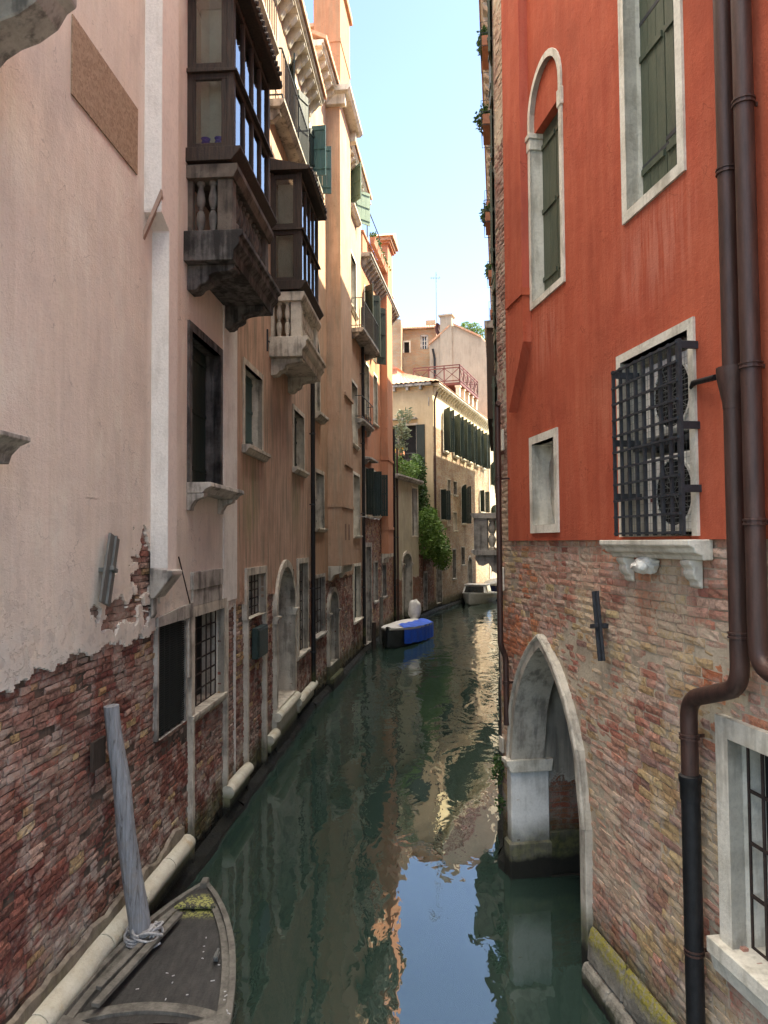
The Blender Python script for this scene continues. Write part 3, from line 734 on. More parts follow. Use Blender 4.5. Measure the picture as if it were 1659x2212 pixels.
def foliage(clumps, n, size, seed=1, droop=0.0):
    rnd = random.Random(seed); mb = MB(); tot = sum(c[3] * c[4] * c[5] for c in clumps) ** 1.0
    for (x, y, z, rx, ry, rz) in clumps:
        k = int(n * (rx * ry * rz) / tot) + 8
        for _ in range(k):
            while True:
                p = Vector((rnd.uniform(-1, 1), rnd.uniform(-1, 1), rnd.uniform(-1, 1)))
                if .35 < p.length < 1 and mnoise.noise(p * 2.3 + Vector((x, y, z)) * 3) > -.25: break
            q = Vector((x + p.x * rx, y + p.y * ry, z + p.z * rz))
            d = Vector((rnd.gauss(0, 1), rnd.gauss(0, 1), rnd.gauss(0, .6) - droop)).normalized(); e = d.cross(Vector((rnd.gauss(0, 1), rnd.gauss(0, 1), rnd.gauss(0, 1)))).normalized()
            s = size * rnd.uniform(.6, 1.3)
            mb.add([q, q + d * s * .5 + e * s * .28, q + d * s, q + d * s * .5 - e * s * .28], [(0, 1, 2, 3)])
    return mb

# ================================================================ L1 pink house
L1 = B('pink_house', -2.848, 2.0, .066, -1, 'pale pink rendered house on the left with bare red brick base', 'house')
L1E = L1.hit(510, 1000)[0]
# dark framed window
r = L1.rc(404, 690, 1042, 477)
window(L1, r, fw=.11, depth=.24, proud=.03, fmat='stone_black', fill='closed', smat='shutter_dark')
s0, s1, z0, z1 = r
sl = MB().prism([(0, z0), (.30, z0), (.31, z0 - .05), (.24, z0 - .08), (.20, z0 - .13), (0, z0 - .13)], 's', s0 - .02, s1 + .12)
for c in (s0 + .06, s1 - .08):
    sl.prism([(0, z0 - .131), (.22, z0 - .131), (.21, z0 - .18), (.10, z0 - .22), (.05, z0 - .30), (.05, z0 - .34), (0, z0 - .34)], 's', c - .07, c + .07)
L1.part(sl, 'window_ledge', 'stone_mid', bevel=.005)
# barred window with stone surround and panel
r = L1.rc(409, 1312, 1548, 486); r[2] += 0
window(L1, r, fw=.13, depth=.30, proud=.03, fmat='stone', fill='bars', ns=6, nz=6, sill=(.05, .10, -.02))
r2 = L1.rc(411, 1236, 1318, 476)
L1.part(MB().box(r2[0], r2[1], 0, .045, r2[3] - .22, r2[3]).box(r2[0] + .03, r2[1] - .03, 0, .03, r[3] + .002, r2[3] - .222), 'stone_panel', 'stone_mid', bevel=.005)
# netted window
r = L1.rc(341, 1352, 1600, 400)
window(L1, r, fw=.04, depth=.25, proud=.012, fmat='stone_mid', fill='net', outer=False)
a = L1.hit(336, 1330)[0]; c = L1.hit(412, 1330)[0]
L1.part(MB().prism([(a, 3.10), (c, 3.10), (c, 3.27), ((a + c) / 2, 3.24), (a, 3.20)], 't', 0, .035), 'lintel', 'stone_mid')
L1.part(MB().box(r[1] + .045, r[1] + .15, 0, .03, r[2] + .5, r[3] + .02), 'jamb', 'stone_mid', bevel=.006)
# vertical stone strips
for (px, ya, yb, wd) in ((413, 1545, 1795, .07), (487, 1300, 1740, .07)):
    s, zt = L1.hit(px, ya); _, zb = L1.hit(px, yb)
    L1.part(MB().box(s - wd / 2, s + wd / 2, -.045, .04, .12, zt), 'stone_strip', 'stone', bevel=.006)
wall = MB(); wall_sheet(L1, 0, L1E, -.6, 4.6, t=-.042, mb=wall); L1.part(wall, 'wall', 'mortar_dark', recalc=False)
L1.part(volume(L1, 0, L1E, 14.6, 6, None), 'side_wall', 'f_pink', recalc=False)
bricks(L1, 0, L1E, -.3, 4.5, pal_left, t=-.016, jit=1.15, gap=.012, keep=lambda s_, z_: z_ < 3.5 or (3.6 < s_ < 6.9), seed=3, missing=.035)
plaster(L1, 0, L1E, 2.78, 4.5, 14.6, jag(3.06, .16, 2.0, 0.0, ((5.75, 3.68, .42, .40), (5.1, 3.33, .5, .16), (4.62, 3.40, .10, .07), (4.95, 3.72, .07, .16))), 'f_pink', cell=.016)
# chipboard panel
r = L1.rc(155, 22, 192, 295)
s0 = L1.hit(153, 100)[0]; s1 = L1.hit(295, 280)[0]
L1.part(MB().box(s0, s1, .003, .015, 7.74, 8.42), 'chipboard_panel', 'osb')
# chimney breast
a = L1.hit(350, 300, .186)[0]; bb = L1.hit(385, 300, .186)[0]; a2 = L1.hit(364, 900, .186)[0]
zc, zd = 7.45, 7.34
f = MB().prism([(a, zc + .1), (bb, zc + .1), (bb, 14), (a, 14)], 't', .0, .186)
f.prism([(a2, 3.72), (bb, 3.60), (bb, zc + .099), (a, zc + .099), (a, zc), (a2, zd)], 't', .0, .186)
L1.part(f, 'chimney_breast', plain('pale_pink_render', (.76, .68, .62), (.70, .63, .58), 3, .9, bump=.004))
f = MB().box(a - .004, a, 0, .186, zc + .02, 13.9)
f.box(a2 - .004, a2, 0, .186, 3.74, zd - .02)
L1.part(f, 'white_side', 'whitewash')
L1.part(MB().prism([(.186, 7.68), (.196, 7.60), (.0, 7.16), (.0, 7.24)], 's', a - .03, a + .02), 'ledge_strip', plain('dull_pink_render', (.42, .30, .24), None, 5, .9))
L1.part(MB().prism([(0, 3.42), (.05, 3.42), (.24, 3.66), (.24, 3.71), (0, 3.74)], 's', a2 - .03, bb + .03).prism([(0, 3.20), (.03, 3.25), (.03, 3.418), (0, 3.418)], 's', a2, a2 + .12), 'corbel', 'stone_mid', bevel=.008)
# painted corner strip
a = L1.hit(481, 1000)[0]
L1.part(MB().box(a, L1E - .01, 0, .02, 3.16, 14), 'corner_strip', 'whitewash')
# base moulding and plinth
def bumper(b, s0, s1, z, r, mat, nm='stone_moulding', t=.02, seg=.95, ends=True):
    mb = MB(); s = s0; k = 0
    while s < s1 - .05:
        e = min(s + seg * random.uniform(.8, 1.25), s1); rr = r * random.uniform(.95, 1.04); n = 5
        pts = [(s + (e - s - .012) * i / n, t + random.uniform(-.005, .005), z + random.uniform(-.006, .006)) for i in range(n + 1)]
        mb.tube(pts, rr, 14); s = e
    mb.box(s0, s1, 0, t + r * .3, z - r * 2.4, z - r * .5)
    return b.part(mb, nm, mat, smooth=True)
M['bumper'] = None
def mk_bumper():
    g = G('mossy_bumper_stone'); tc, x, y, z = g.coords()
    n = g.noise(tc, 5, 5, .6); n2 = g.noise(tc, 40, 4, .7)
    c = g.mix(g.rng(n, .35, .65), (.60, .59, .50), (.50, .47, .37)); c = g.mix(g.rng(n, .62, .7, 0, .5), c, (.45, .33, .18))
    zz = g.math('ADD', z, g.math('MULTIPLY', g.math('SUBTRACT', n, .5), .12))
    c = g.mix(g.rng(zz, .50, .40, 0, .85), c, (.12, .13, .05)); c = g.mix(g.rng(zz, .38, .28), c, (.02, .02, .015))
    c = g.mix(g.rng(n2, .55, .75, 0, .35), c, (.3, .27, .2))
    return g.finish(c, .8, g.math('ADD', g.math('MULTIPLY', n2, .006), g.math('MULTIPLY', n, .02)))
M['bumper'] = mk_bumper()
e = L1.hit(410, 1806, .08)[0]
bumper(L1, 1.0, e, .48, .10, 'bumper', t=.06)
a = L1.hit(492, 1716, .05)[0]
bumper(L1, a, L1E - .02, .48, .10, 'bumper', t=.05)
pcm = MB(); n_ = 60
for i in range(n_):
    sa_, sb_ = 1.0 + (e - 1.02) * i / n_, 1.0 + (e - 1.02) * (i + 1) / n_
    ha, hb_ = (.66 + .13 * mnoise.noise(Vector((q_ * 1.9, 0, 3))) + .05 * mnoise.noise(Vector((q_ * 9, 0, 3))) for q_ in (sa_, sb_))
    pcm.add([(sa_, .03, .40), (sb_, .03, .40), (sb_, .022, hb_), (sa_, .022, ha), (sb_, -.01, hb_ + .02), (sa_, -.01, ha + .02)], [(0, 1, 2, 3), (3, 2, 4, 5)])
L1.part(pcm, 'plinth_course', 'plinth_render', recalc=False)
# plinth foot below water line with weed
def foot(b, s0, s1, w=.10):
    mb = MB(); n = max(2, int((s1 - s0) / .25))
    top = []
    for i in range(n + 1):
        s = s0 + (s1 - s0) * i / n; j = random.uniform(-.03, .03)
        top.append((s, w + j, .06 + random.uniform(-.02, .05)))
    for i in range(n):
        p, q = top[i], top[i + 1]
        mb.add([(p[0], 0, .18), (q[0], 0, .18), (q[0], q[1], q[2]), (p[0], p[1], p[2]), (p[0], p[1] + .03, -.5), (q[0], q[1] + .03, -.5)], [(0, 1, 2, 3), (3, 2, 5, 4)])
    return b.part(mb, 'weedy_footing', 'footing', recalc=False)
M['footing'] = plain('weedy_footing', (.028, .030, .020), (.010, .010, .008), 12, .7, bump=.06)
foot(L1, 0, L1E)
# near bits at the picture edge: balcony console high up, sill end
s = L1.hit(10, 60)[0]; 
q = at_y(140, 0, 4.6)
L1c = B(None, -2.848, 2.0, .066, -1)
cs = 2.55
prof = [(0, 7.62), (.72, 7.62), (.72, 7.44), (.66, 7.40), (.60, 7.30), (.48, 7.22), (.36, 7.18), (.26, 7.12), (.18, 7.03), (.14, 6.93), (.10, 6.86), (0, 6.84)]
L1.part(MB().prism(prof, 's', cs - .14, cs + .14).box(cs - 1.8, cs + .2, 0, .80, 7.621, 7.80), 'balcony_console', 'stone_mid', bevel=.01)
s, z = L1.hit(2, 950)
s, z = L1.hit(-22, 950)
L1.part(MB().prism([(0, 4.72), (.27, 4.72), (.27, 4.69), (.20, 4.66), (.14, 4.60), (.12, 4.54), (0, 4.54)], 's', s - 1.0, s + .03), 'sill_end', 'stone_mid', bevel=.004)

# ---------------------------------------------------------------- enclosed balcony
def bay(b, s0, s1, pj=.585, smat='stone_black', bmat='baluster_dark', cmat='stone_black', postmat='stone_mid'):
    root = None; wd = MB(); p = .07
    # levels
    zl, zm, zt = 8.80, 9.80, 10.78
    def ring(z0, z1, o, inner=0): return MB().box(s0 - o, s1 + o, 0.0, pj + o, z0, z1)
    # wood frame: ledge, corner posts, rails, mullions
    wd.prism([(0, zl - .14), (pj - .02, zl - .14), (pj + .10, zl), (pj + .10, zl + .03), (0, zl + .03)], 's', s0 - .06, s1 + .06)
    for (s, t) in ((s0, pj - .09), (s1 - .09, pj - .09)): wd.box(s, s + .09, t, t + .09, zl + .031, zt + .1)
    for s in (s0, s1 - .06): wd.box(s, s + .06, 0, .07, zl + .031, zt + .1)
    nc = 4; xs = [s0 + .09 + (s1 - s0 - .18) * i / nc for i in range(nc + 1)]
    for i in range(1, nc): wd.box(xs[i] - .025, xs[i] + .025, pj - .07, pj - .005, zl + .031, zt + .1)
    for z in (zl + .031, zm + .04, ):
        wd.box(s0 + .001, s1 - .001, pj - .065, pj - .008, z, z + .07); 
        for s in (s0 + .004, s1 - .054): wd.box(s, s + .05, .07, pj - .09, z, z + .08)
    for z in (zm - .09, zt - .02):
        wd.box(s0 + .002, s1 - .002, pj - .066, pj - .009, z, z + .08)
        for s in (s0 + .005, s1 - .055): wd.box(s, s + .05, .07, pj - .09, z, z + .09)
    wd.prism([(0, zm - .015), (pj + .045, zm - .015), (pj + .045, zm + .015), (0, zm + .04)], 's', s0 - .04, s0 + .06)
    wd.prism([(0, zm - .015), (pj + .045, zm - .015), (pj + .045, zm + .015), (0, zm + .04)], 's', s1 - .06, s1 + .04)
    wd.prism([(pj - .08, zm - .016), (pj + .046, zm - .016), (pj + .046, zm + .014), (pj - .08, zm + .039)], 's', s0 + .06, s1 - .06)
    # inner sash stiles on near end
    for z0_, z1_ in ((zl + .11, zm - .09), (zm + .12, zt - .02)):
        for s in (s0 + .008,): wd.box(s, s + .035, .07, .10, z0_, z1_); wd.box(s, s + .035, pj - .16, pj - .09, z0_, z1_)
        wd.box(s1 - .04, s1 - .01, .07, .10, z0_, z1_); wd.box(s1 - .04, s1 - .01, pj - .12, pj - .09, z0_, z1_)
    bw = b.part(wd, 'bay_window', 'wood', bevel=.004)
    for z0_, z1_ in ((zl + .10, zm - .085), (zm + .11, zt - .015)):
        b.part(MB().box(s0 + .022, s0 + .026, .10, pj - .15, z0_, z1_), 'pane', 'glass', bw)
        b.part(MB().box(s1 - .026, s1 - .022, .10, pj - .11, z0_, z1_), 'pane', 'glass', bw)
        for i in range(nc): b.part(MB().box(xs[i] + .022, xs[i + 1] - .022, pj - .038, pj - .034, z0_, z1_), 'pane', 'glass', bw)
    b.part(MB().box(s0 + .26, s0 + .275, .09, pj - .13, zl + .05, zt), 'blind', 'curtain', bw)
    b.part(MB().box(s0 + .1, s1 - .1, .01, .03, zl + .05, zt), 'curtain', 'curtain', bw)
    rf = MB().prism([(0, zt + .101), (pj + .14, zt + .101), (pj + .17, zt + .14), (pj + .17, zt + .17), (0, zt + .33)], 's', s0 - .12, s1 + .12)
    for k in range(int((s1 - s0) / .12)): rf.tube([(s0 + .06 + k * .12, .0, zt + .34), (s0 + .06 + k * .12, pj + .2, zt + .17)], .035, 6)
    b.part(rf, 'roof', 'wood', bw)
    # balustrade
    z0, z1 = 7.77, 8.46
    b.part(MB().prism([(0, z1), (pj + .0, z1), (pj + .01, z1 + .02), (pj + .05, z1 + .10), (pj + .05, z1 + .17), (0, z1 + .17)], 's', s0 - .03, s1 + .03), 'top_rail', postmat, bw, bevel=.004)
    for s in (s0 + .02, s1 - .19): b.part(MB().box(s, s + .17, pj - .21, pj - .02, z0, z1), 'pedestal', postmat, bw, bevel=.006)
    for s in (s0 + .035, s1 - .125): b.part(MB().box(s, s + .09, 0.0, .06, z0, z1), 'pedestal', postmat, bw)
    for i in range(2):
        t = .145 + .155 * i
        b.part(baluster_mb(s0 + .10, t, z0, z1 - z0), 'baluster', bmat, bw, smooth=True)
        b.part(baluster_mb(s1 - .10, t, z0, z1 - z0), 'baluster', bmat, bw, smooth=True)
    n = int((s1 - s0 - .42) / .17)
    for i in range(n):
        s = s0 + .21 + (s1 - s0 - .42) * (i + .5) / n
        b.part(baluster_mb(s, pj - .11, z0, z1 - z0), 'baluster', bmat, bw, smooth=True)
    b.part(MB().prism([(0, 7.40), (pj + .02, 7.40), (pj + .03, 7.52), (pj + .10, 7.60), (pj + .10, 7.68), (pj + .14, 7.71), (pj + .14, 7.769), (0, 7.769)], 's', s0 - .12, s1 + .12), 'balcony_slab', cmat, bw, bevel=.006)
    cp = [(0, 7.399), (pj, 7.399), (pj, 7.32), (pj - .05, 7.28)]
    for k in range(7): a = k / 6 * PI / 2; cp.append((.30 + .24 * math.cos(a) , 7.09 + .15 * math.sin(a) ) if False else (pj - .06 - .26 * math.sin(a), 7.26 - .10 * (1 - math.cos(a)) - .0 * k))
    cp += [(.27, 7.10), (.22, 7.03), (.16, 7.00), (.13, 6.93), (.09, 6.89), (0, 6.88)]
    cp = [(t_, 7.399 + (z_ - 7.399) * .60) for t_, z_ in cp]
    for s in (s0 + .02, s1 - .40): b.part(MB().prism(cp, 's', s, s + .26), 'console', cmat, bw, bevel=.008)
    return bw
M['curtain'] = plain('interior_lining', (.74, .73, .68), (.55, .54, .50), 1.5, .9)
a = L1.hit(397, 300)[0]; c = L1.hit(583, 440, .585)[0]
bay(L1, a + .12, c, postmat='stone_bay')
BAY1 = (a + .12, c)
# blue goblets inside
for k, (px, lab) in enumerate(((421, 'blue glass goblet on the near window sill, the one by the house wall'), (457, 'blue glass goblet on the near window sill, the one by the corner post'))):
    s_, t_ = a + .12 + .14, .19 + .17 * k
    g_ = MB().lathe(s_, t_, [(.035, 8.835), (.03, 8.845), (.008, 8.86), (.008, 8.92), (.03, 8.94), (.055, 8.98), (.045, 9.01), (.06, 9.035)], 12)
    L1.solo(g_, 'goblet', 'blueglass', (s_, t_, 8.83), lab, 'goblet', 'blue goblets behind the bay window glass', smooth=True)

# tie plates
def tie(b, px0, py0, px1, py1, t, w, label, cross=True, mat='iron'):
    s0, z0 = b.hit(px0, py0, t); s1, z1 = b.hit(px1, py1, t)
    org = ((s0 + s1) / 2, 0, (z0 + z1) / 2); root = b.thing('wall_anchor', org, label, 'wall anchor')
    d = Vector((s1 - s0, 0, z1 - z0)); L = d.length; d.normalize(); n_ = Vector((0, 1, 0)); e_ = d.cross(n_)
    MB().obox((org[0], t, org[2]), (d, e_, n_), (L / 2, w / 2, .012)).obox((org[0], t + .02, org[2]), (d, e_, n_), (L / 2, .012, .012)).build('plate', mat, root, out=b.out, off=org, bevel=.003)
    MB().obox((org[0], t / 2, org[2]), ((1, 0, 0), (0, 0, 1), n_), (.03, .02, t / 2)).obox((org[0], t + .04, org[2]), (e_, d, n_), (.05, .018, .018)).build('pin', mat, root, out=b.out, off=org, bevel=.003)
tie(L1, 243, 1155, 226, 1308, .07, .12, 'leaning grey iron tie plate bolted to the pink wall over broken plaster', mat='tieiron') if 'tieiron' in M else None
M['tieiron'] = plain('galvanised_iron', (.20, .21, .20), (.12, .125, .12), 12, .55, .4, streak=6)
tie(L1, 247, 1158, 226, 1305, .09, .20, 'leaning grey iron tie plate bolted to the pink wall over broken plaster', mat='tieiron')
# iron rod
p0 = L1.hit(386, 1203, .05); p1 = L1.hit(412, 1310, .02)
L1.solo(MB().tube([(p0[0], .05, p0[1]), (p1[0], .02, p1[1])], .009, 6), 'iron_rod', 'rust', (p1[0], 0, p1[1]), 'thin rusty iron rod slanting down the pale wall above the netted window', 'rod')
# old timber block on brick
p = L1.rc(194, 1605, 1668, 221)
L1.solo(MB().box(p[0], p[1], 0, .035, p[2], p[3]), 'timber_board', 'door', (p[0], 0, p[2]), 'short rotten timber board fixed to the bricks behind the mooring pole', 'board', bevel=.004, rough=.02)

# ================================================================ L2 brown house
L2 = B('brown_house', -2.98 + .066 * (L1.w((L1E, 0, 0)).y), L1.w((L1E, 0, 0)).y, .07, -1, 'brown rendered house with grey stone enclosed balcony next past the pink house', 'house')
L2E = L2.hit(672, 1000)[0]
HL2 = 14.95
r = L2.rc(524, 770, 960, 567); window(L2, r, fw=.10, depth=.22, fmat='stone', fill='closed', smat='shutter_teal', sill=(.14, .13, .06))
r = L2.rc(632, 872, 1008, 657); window(L2, r, fw=.10, depth=.22, fmat='stone', fill='closed', smat='shutter_dark', sill=(.12, .12, .06))
# ground windows, stone strips
r = L2.rc(528, 1228, 1340, 573); window(L2, r, fw=.12, depth=.3, proud=.04, fmat='stone', fill='bars', ns=5, nz=5, lintel=.0)
for px in (531, 571):
    s = L2.hit(px, 1400)[0]; L2.part(MB().box(s - .05, s + .05, -.045, .045, .1, r[2] - .002), 'stone_strip', 'stone', bevel=.006)
g0 = L2.rc(544, 1358, 1425, 566)
L2.solo(MB().box(g0[0], g0[1], 0, .10, g0[2], g0[3]).box(g0[0] + .03, g0[1] - .03, .10, .115, g0[2] + .03, g0[3] - .03), 'meter_box', 'pipe_green', (g0[0], 0, g0[2]), 'small dark green slatted box on the bricks under the barred window', 'meter box', bevel=.01)
# arched door
r = L2.rc(592, 1212, 1535, 636); a_ = (r[1] - r[0]) / 2 - .12
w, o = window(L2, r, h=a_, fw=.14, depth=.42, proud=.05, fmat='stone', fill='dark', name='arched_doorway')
D1 = o
for s in (o[0] - .07, o[1] + .07):
    m_ = MB()
    m_.prism([(0, o[3] - .02), (.11, o[3] - .02), (.11, o[3] - .06), (.07, o[3] - .10), (.07, o[3] - .16), (0, o[3] - .16)], 's', s - .10, s + .10)
    L2.part(m_, 'capital', 'stone', w, bevel=.004)
L2.part(MB().box(o[1] - .02 - .0, o[1], -.38, .0, o[3] - .16, o[3] - .02).box(o[1] - .035, o[1], -.38, .0, o[3] - .05, o[3] - .0), 'impost', 'stone', w)
L2.part(grille(o[0], o[1], o[3] + .05, o[3] + o[4], -.35, 6, 2), 'fanlight_grille', 'rust', w)
L2.part(leaf(o[0], -.40, 1, 0, (o[1] - o[0]), o[2], o[3], 0, 6), 'door', 'door', w)
r = L2.rc(641, 1207, 1418, 664); window(L2, r, fw=.11, depth=.25, proud=.04, fmat='stone', fill='bars', ns=4, nz=9, sill=(.08, .10, .03))
# upper windows
r = L2.rc(614, 12, 196, 655); 
s0 = L2.hit(620, 100)[0]; s1 = L2.hit(664, 200)[0]
window(L2, (s0 + .1, s0 + 1.15, 12.25, 14.25), fw=.12, depth=.2, fmat='stone_white', fill='open', smat='shutter_dark', ang=2.75)
window(L2, (s0 + 1.75, s0 + 2.7, 12.25, 14.25), fw=.12, depth=.2, fmat='stone_white', fill='open', smat='shutter_dark', ang=2.7)
sB = L2.hit(672, 260)[0]
window(L2, (sB - .3, sB + .75, 13.0, 14.35), fw=.10, depth=.2, fmat='stone_white', fill='open', smat='shutter_teal', leafw=.36, ang=1.65, sill=(.2, .14, .15), sillmat='stone_mid')
# mid windows by the far bay end (z ~9-10)
r = L2.rc(684, 415, 655 if False else 530, 700)
# balcony with iron railing
def iron_balcony(b, s0, s1, z, pj, label=None, hh=.95, mat='stone_mid', n=None, curved=False):
    rt = b.part(MB().prism([(0, z - .14), (pj - .06, z - .14), (pj + .02, z - .06), (pj + .02, z), (0, z)], 's', s0, s1).prism([(0, z - .34), (.08, z - .34), (pj * .7, z - .20), (pj * .7, z - .141), (0, z - .141)], 's', s0 + .1, s0 + .26).prism([(0, z - .34), (.08, z - .34), (pj * .7, z - .20), (pj * .7, z - .141), (0, z - .141)], 's', s1 - .26, s1 - .1), 'balcony', mat, bevel=.004)
    m = MB(); n = n or int((s1 - s0) / .13)
    for i in range(n + 1):
        s = s0 + .02 + (s1 - s0 - .04) * i / n; m.tube([(s, pj - .03, z), (s, pj - .03, z + hh)], .009, 5)
    k = max(2, int(pj / .12))
    for i in range(k):
        for s in (s0 + .02, s1 - .02): m.tube([(s, pj * i / k, z), (s, pj * i / k, z + hh)], .009, 5)
    for zz in (z + .08, z + hh): m.bar((s0 + .02, pj - .03, zz), (s1 - .02, pj - .03, zz), .03, .02); m.bar((s0 + .02, 0, zz), (s0 + .02, pj - .03, zz), .03, .02); m.bar((s1 - .02, 0, zz), (s1 - .02, pj - .03, zz), .03, .02)
    b.part(m, 'railing', 'iron', rt)
    return rt
a = L2.hit(612, 205, .3)[0]; c = L2.hit(668, 320, .3)[0]
iron_balcony(L2, a, c, 12.15, .30)
a = L2.hit(572, 40, .3)[0]; iron_balcony(L2, a - .9, L2.hit(601, 70, .3)[0], 12.75, .30)
wall = MB(); wall_sheet(L2, 0, L2E, -.6, 4.0, t=-.042, mb=wall); L2.part(wall, 'wall', 'mortar_dark', recalc=False)
L2.part(volume(L2, 0, L2E, HL2, 6, None), 'side_wall', 'f_brown', recalc=False)
bricks(L2, 0, L2E, -.3, 3.6, lambda s_, z_, r_: pick(OCH + PNK, r_, .25) if s_ < 1.2 and z_ > 1.9 else pal_left(s_, z_, r_), t=-.016, jit=1.2, gap=.012, seed=8, missing=.03)
plaster(L2, 0, L2E, 2.75, 3.9, HL2, jag(3.05, .10, 1.6, 4.0, ((4.3, 3.15, .4, .22),)), 'f_brown', cell=.025)
cornice(L2, 0, L2E, HL2, .36, .40, 'stone_white', .35)
roof(L2, 0, L2E, HL2 + .001, 6, .42)
a = L2.hit(581, 560)[0]; c = L2.hit(688, 560, .585)[0]
bay(L2, a + .12, c, cmat='stone', bmat='stone', postmat='stone', smat='stone')
# round vent hole and small wall iron
s, z = L2.hit(512, 706)
L2.part(MB().prism([(s + .05 * math.cos(k * PI / 6), z + .07 * math.sin(k * PI / 6)) for k in range(12)], 't', .001, .004), 'vent_hole', 'dark')
s, z = L2.hit(576, 735); L2.solo(MB().box(s - .01, s + .01, 0, .03, z - .2, z + .2).box(s - .02, s + .05, .03, .05, z - .03, z - .01), 'wall_hook', 'iron', (s, 0, z), 'small iron hook bar on brown plaster left of the grey stone balcony', 'hook')
foot(L2, 0, L2E)
a = L2.hit(570, 1608, .05)[0]; c = L2.hit(597, 1590, .05)[0]
bumper(L2, .0, .55, .48, .09, 'bumper', t=.05); 
bumper(L2, D1[0] - .75, D1[0] - .2, .50, .09, 'bumper', t=.05)
L2.part(MB().box(D1[0] - .16, D1[1] + .16, -.42, .055, .0, D1[2] - .001).tube([(D1[0] - .2, .07, D1[2] - .12), (D1[1] + .1, .07, D1[2] - .12)], .085, 12), 'door_step', 'bumper')
bumper(L2, D1[1] + .1, L2E - .05, .62, .09, 'bumper', t=.08)
# drainpipe
s = L2.hit(673, 900, .06)[0]
pipe_thing(L2, 'drainpipe', [(s, .09, 7.2 + 4), (s, .09, .95), (s, .09, .35)], .055, 'pipe_black', 'dark iron drainpipe between the brown house and the house with the chimney breast', rings=[(s, .09, z) for z in (1.4, 2.9, 4.9, 6.6, 8.3)])

# ================================================================ L3 chimney house (L2')
p = L2.w((L2E, 0, 0))
LC = B('ochre_chimney_house', p.x, p.y, .114, -1, 'tall ochre house with a projecting chimney breast rising to a big brick chimney stack', 'house')
LCE = LC.hit(783, 1000)[0]; HC = 16.5
r = LC.rc(676, 715, 890, 691); a_ = .38
window(LC, r, h=.42, fw=.10, depth=.25, fmat='stone', fill='glass', sill=(.22, .16, .1))
r = LC.rc(679, 1010, 1140, 700); window(LC, r, fw=.10, depth=.25, fmat='stone', fill='closed', smat='shutter_dark', sill=(.1, .1, .05))
r = LC.rc(677, 1243, 1378, 702); window(LC, r, fw=.09, depth=.25, fmat='stone_mid', fill='bars', ns=3, nz=5, sill=(.08, .1, .03))
for (xl, yt, yb, xr, f) in ((758, 815, 955, 772, 'open'), (762, 1017, 1156, 777, 'open'), (764, 1218, 1343, 779, 'closed'), (754, 530, 655, 769, 'open')):
    r = LC.rc(xl, yt, yb, xr); window(LC, r, fw=.10, depth=.2, fmat='stone_white', fill='closed' if f == 'closed' else 'glass', smat='shutter_dark', sill=(.1, .1, .05))
r = LC.rc(754, 360, 440, 768); window(LC, r, fw=.10, depth=.2, fmat='stone_white', fill='open', smat='shutter_light', sill=(.2, .14, .1), ang=2.4)
B0 = LC.hit(707, 800)[0]; B1 = LC.hit(760, 800, .38)[0]
r = LC.rc(726, 1265, 1425, 757); r[0] = B0 - .1; r[1] = B0 + 1.45
w, o = window(LC, r, h=.52, fw=.13, depth=.5, proud=.05, fmat='stone', fill='dark', name='arched_doorway')
LC.part(leaf(o[0], -.45, 1, 0, (o[1] - o[0]), o[2], o[3] + .5, 0, 6), 'door', 'door', w)
for s in (o[0] - .07, o[1] + .07): LC.part(MB().prism([(0, o[3] - .02), (.11, o[3] - .02), (.11, o[3] - .06), (.07, o[3] - .10), (.07, o[3] - .16), (0, o[3] - .16)], 's', s - .10, s + .10), 'capital', 'stone', w)
LC.part(MB().box(o[0] - .13, o[1] + .15, -.4, .06, -.3, o[2] - .002).box(o[0] - .1, o[1] + .25, -.1, .16, -.3, .35), 'door_step', 'footing_stone', bevel=.03)
wall = MB(); wall_sheet(LC, 0, LCE, -.6, 4.0, t=-.042, mb=wall); LC.part(wall, 'wall', 'mortar_dark', recalc=False)
LC.part(volume(LC, 0, LCE, HC, 6, None), 'side_wall', 'f_ochre', recalc=False)
bricks(LC, 0, LCE, -.3, 3.4, pal_left, t=-.016, jit=1.2, gap=.012, seed=9)
plaster(LC, 0, LCE, 2.6, 3.6, HC, jag(2.95, .10, 1.6, 6.0), 'f_ochre', cell=.035)
cornice(LC, 0, B0 - .02, HC, .35, .4, 'stone_white'); cornice(LC, B1 + .3, LCE + .2, HC, .35, .4, 'stone_white')
cb = LC.part(MB().prism([(0, HC), (.72, HC), (.72, HC - .08), (.64, HC - .16), (.381, HC - .16), (.381, HC - .161), (0, HC - .161)], 's', B0 - .3, B1 + .25).box(B0 - .15, B0 + .05, .0, .55, HC - .45, HC - .17).box(B1 - .1, B1 + .12, .0, .55, HC - .45, HC - .17), 'stack_cornice', 'stone_white')
roof(LC, 0, LCE, HC + .001, 6, .42)
fl = [(B0, 3.35), (B1, 3.35), (B1, HC), (B0 + .0, HC), (B0, 8.2)]
LC.part(MB().prism([(B0, 6.2), (B1 - .05, 6.2), (B1 - .05, HC - .17), (B0, HC - .17)], 't', 0, .38).prism([(B0 - .0, 3.35), (B1 + .1, 3.35), (B1 + .1, 7.2), (B1 - .05, 7.6), (B1 - .05, 6.2), (B0, 6.2)], 't', 0, .383)
        .box(B0 - .03, B1 + .13, 0, .41, 4.95, 5.05).box(B0 + .5, B1, .38, .44, 8.1, 8.2).box(B0 + .5, B1, .38, .42, 6.15, 6.25), 'chimney_breast', 'f_ochre')
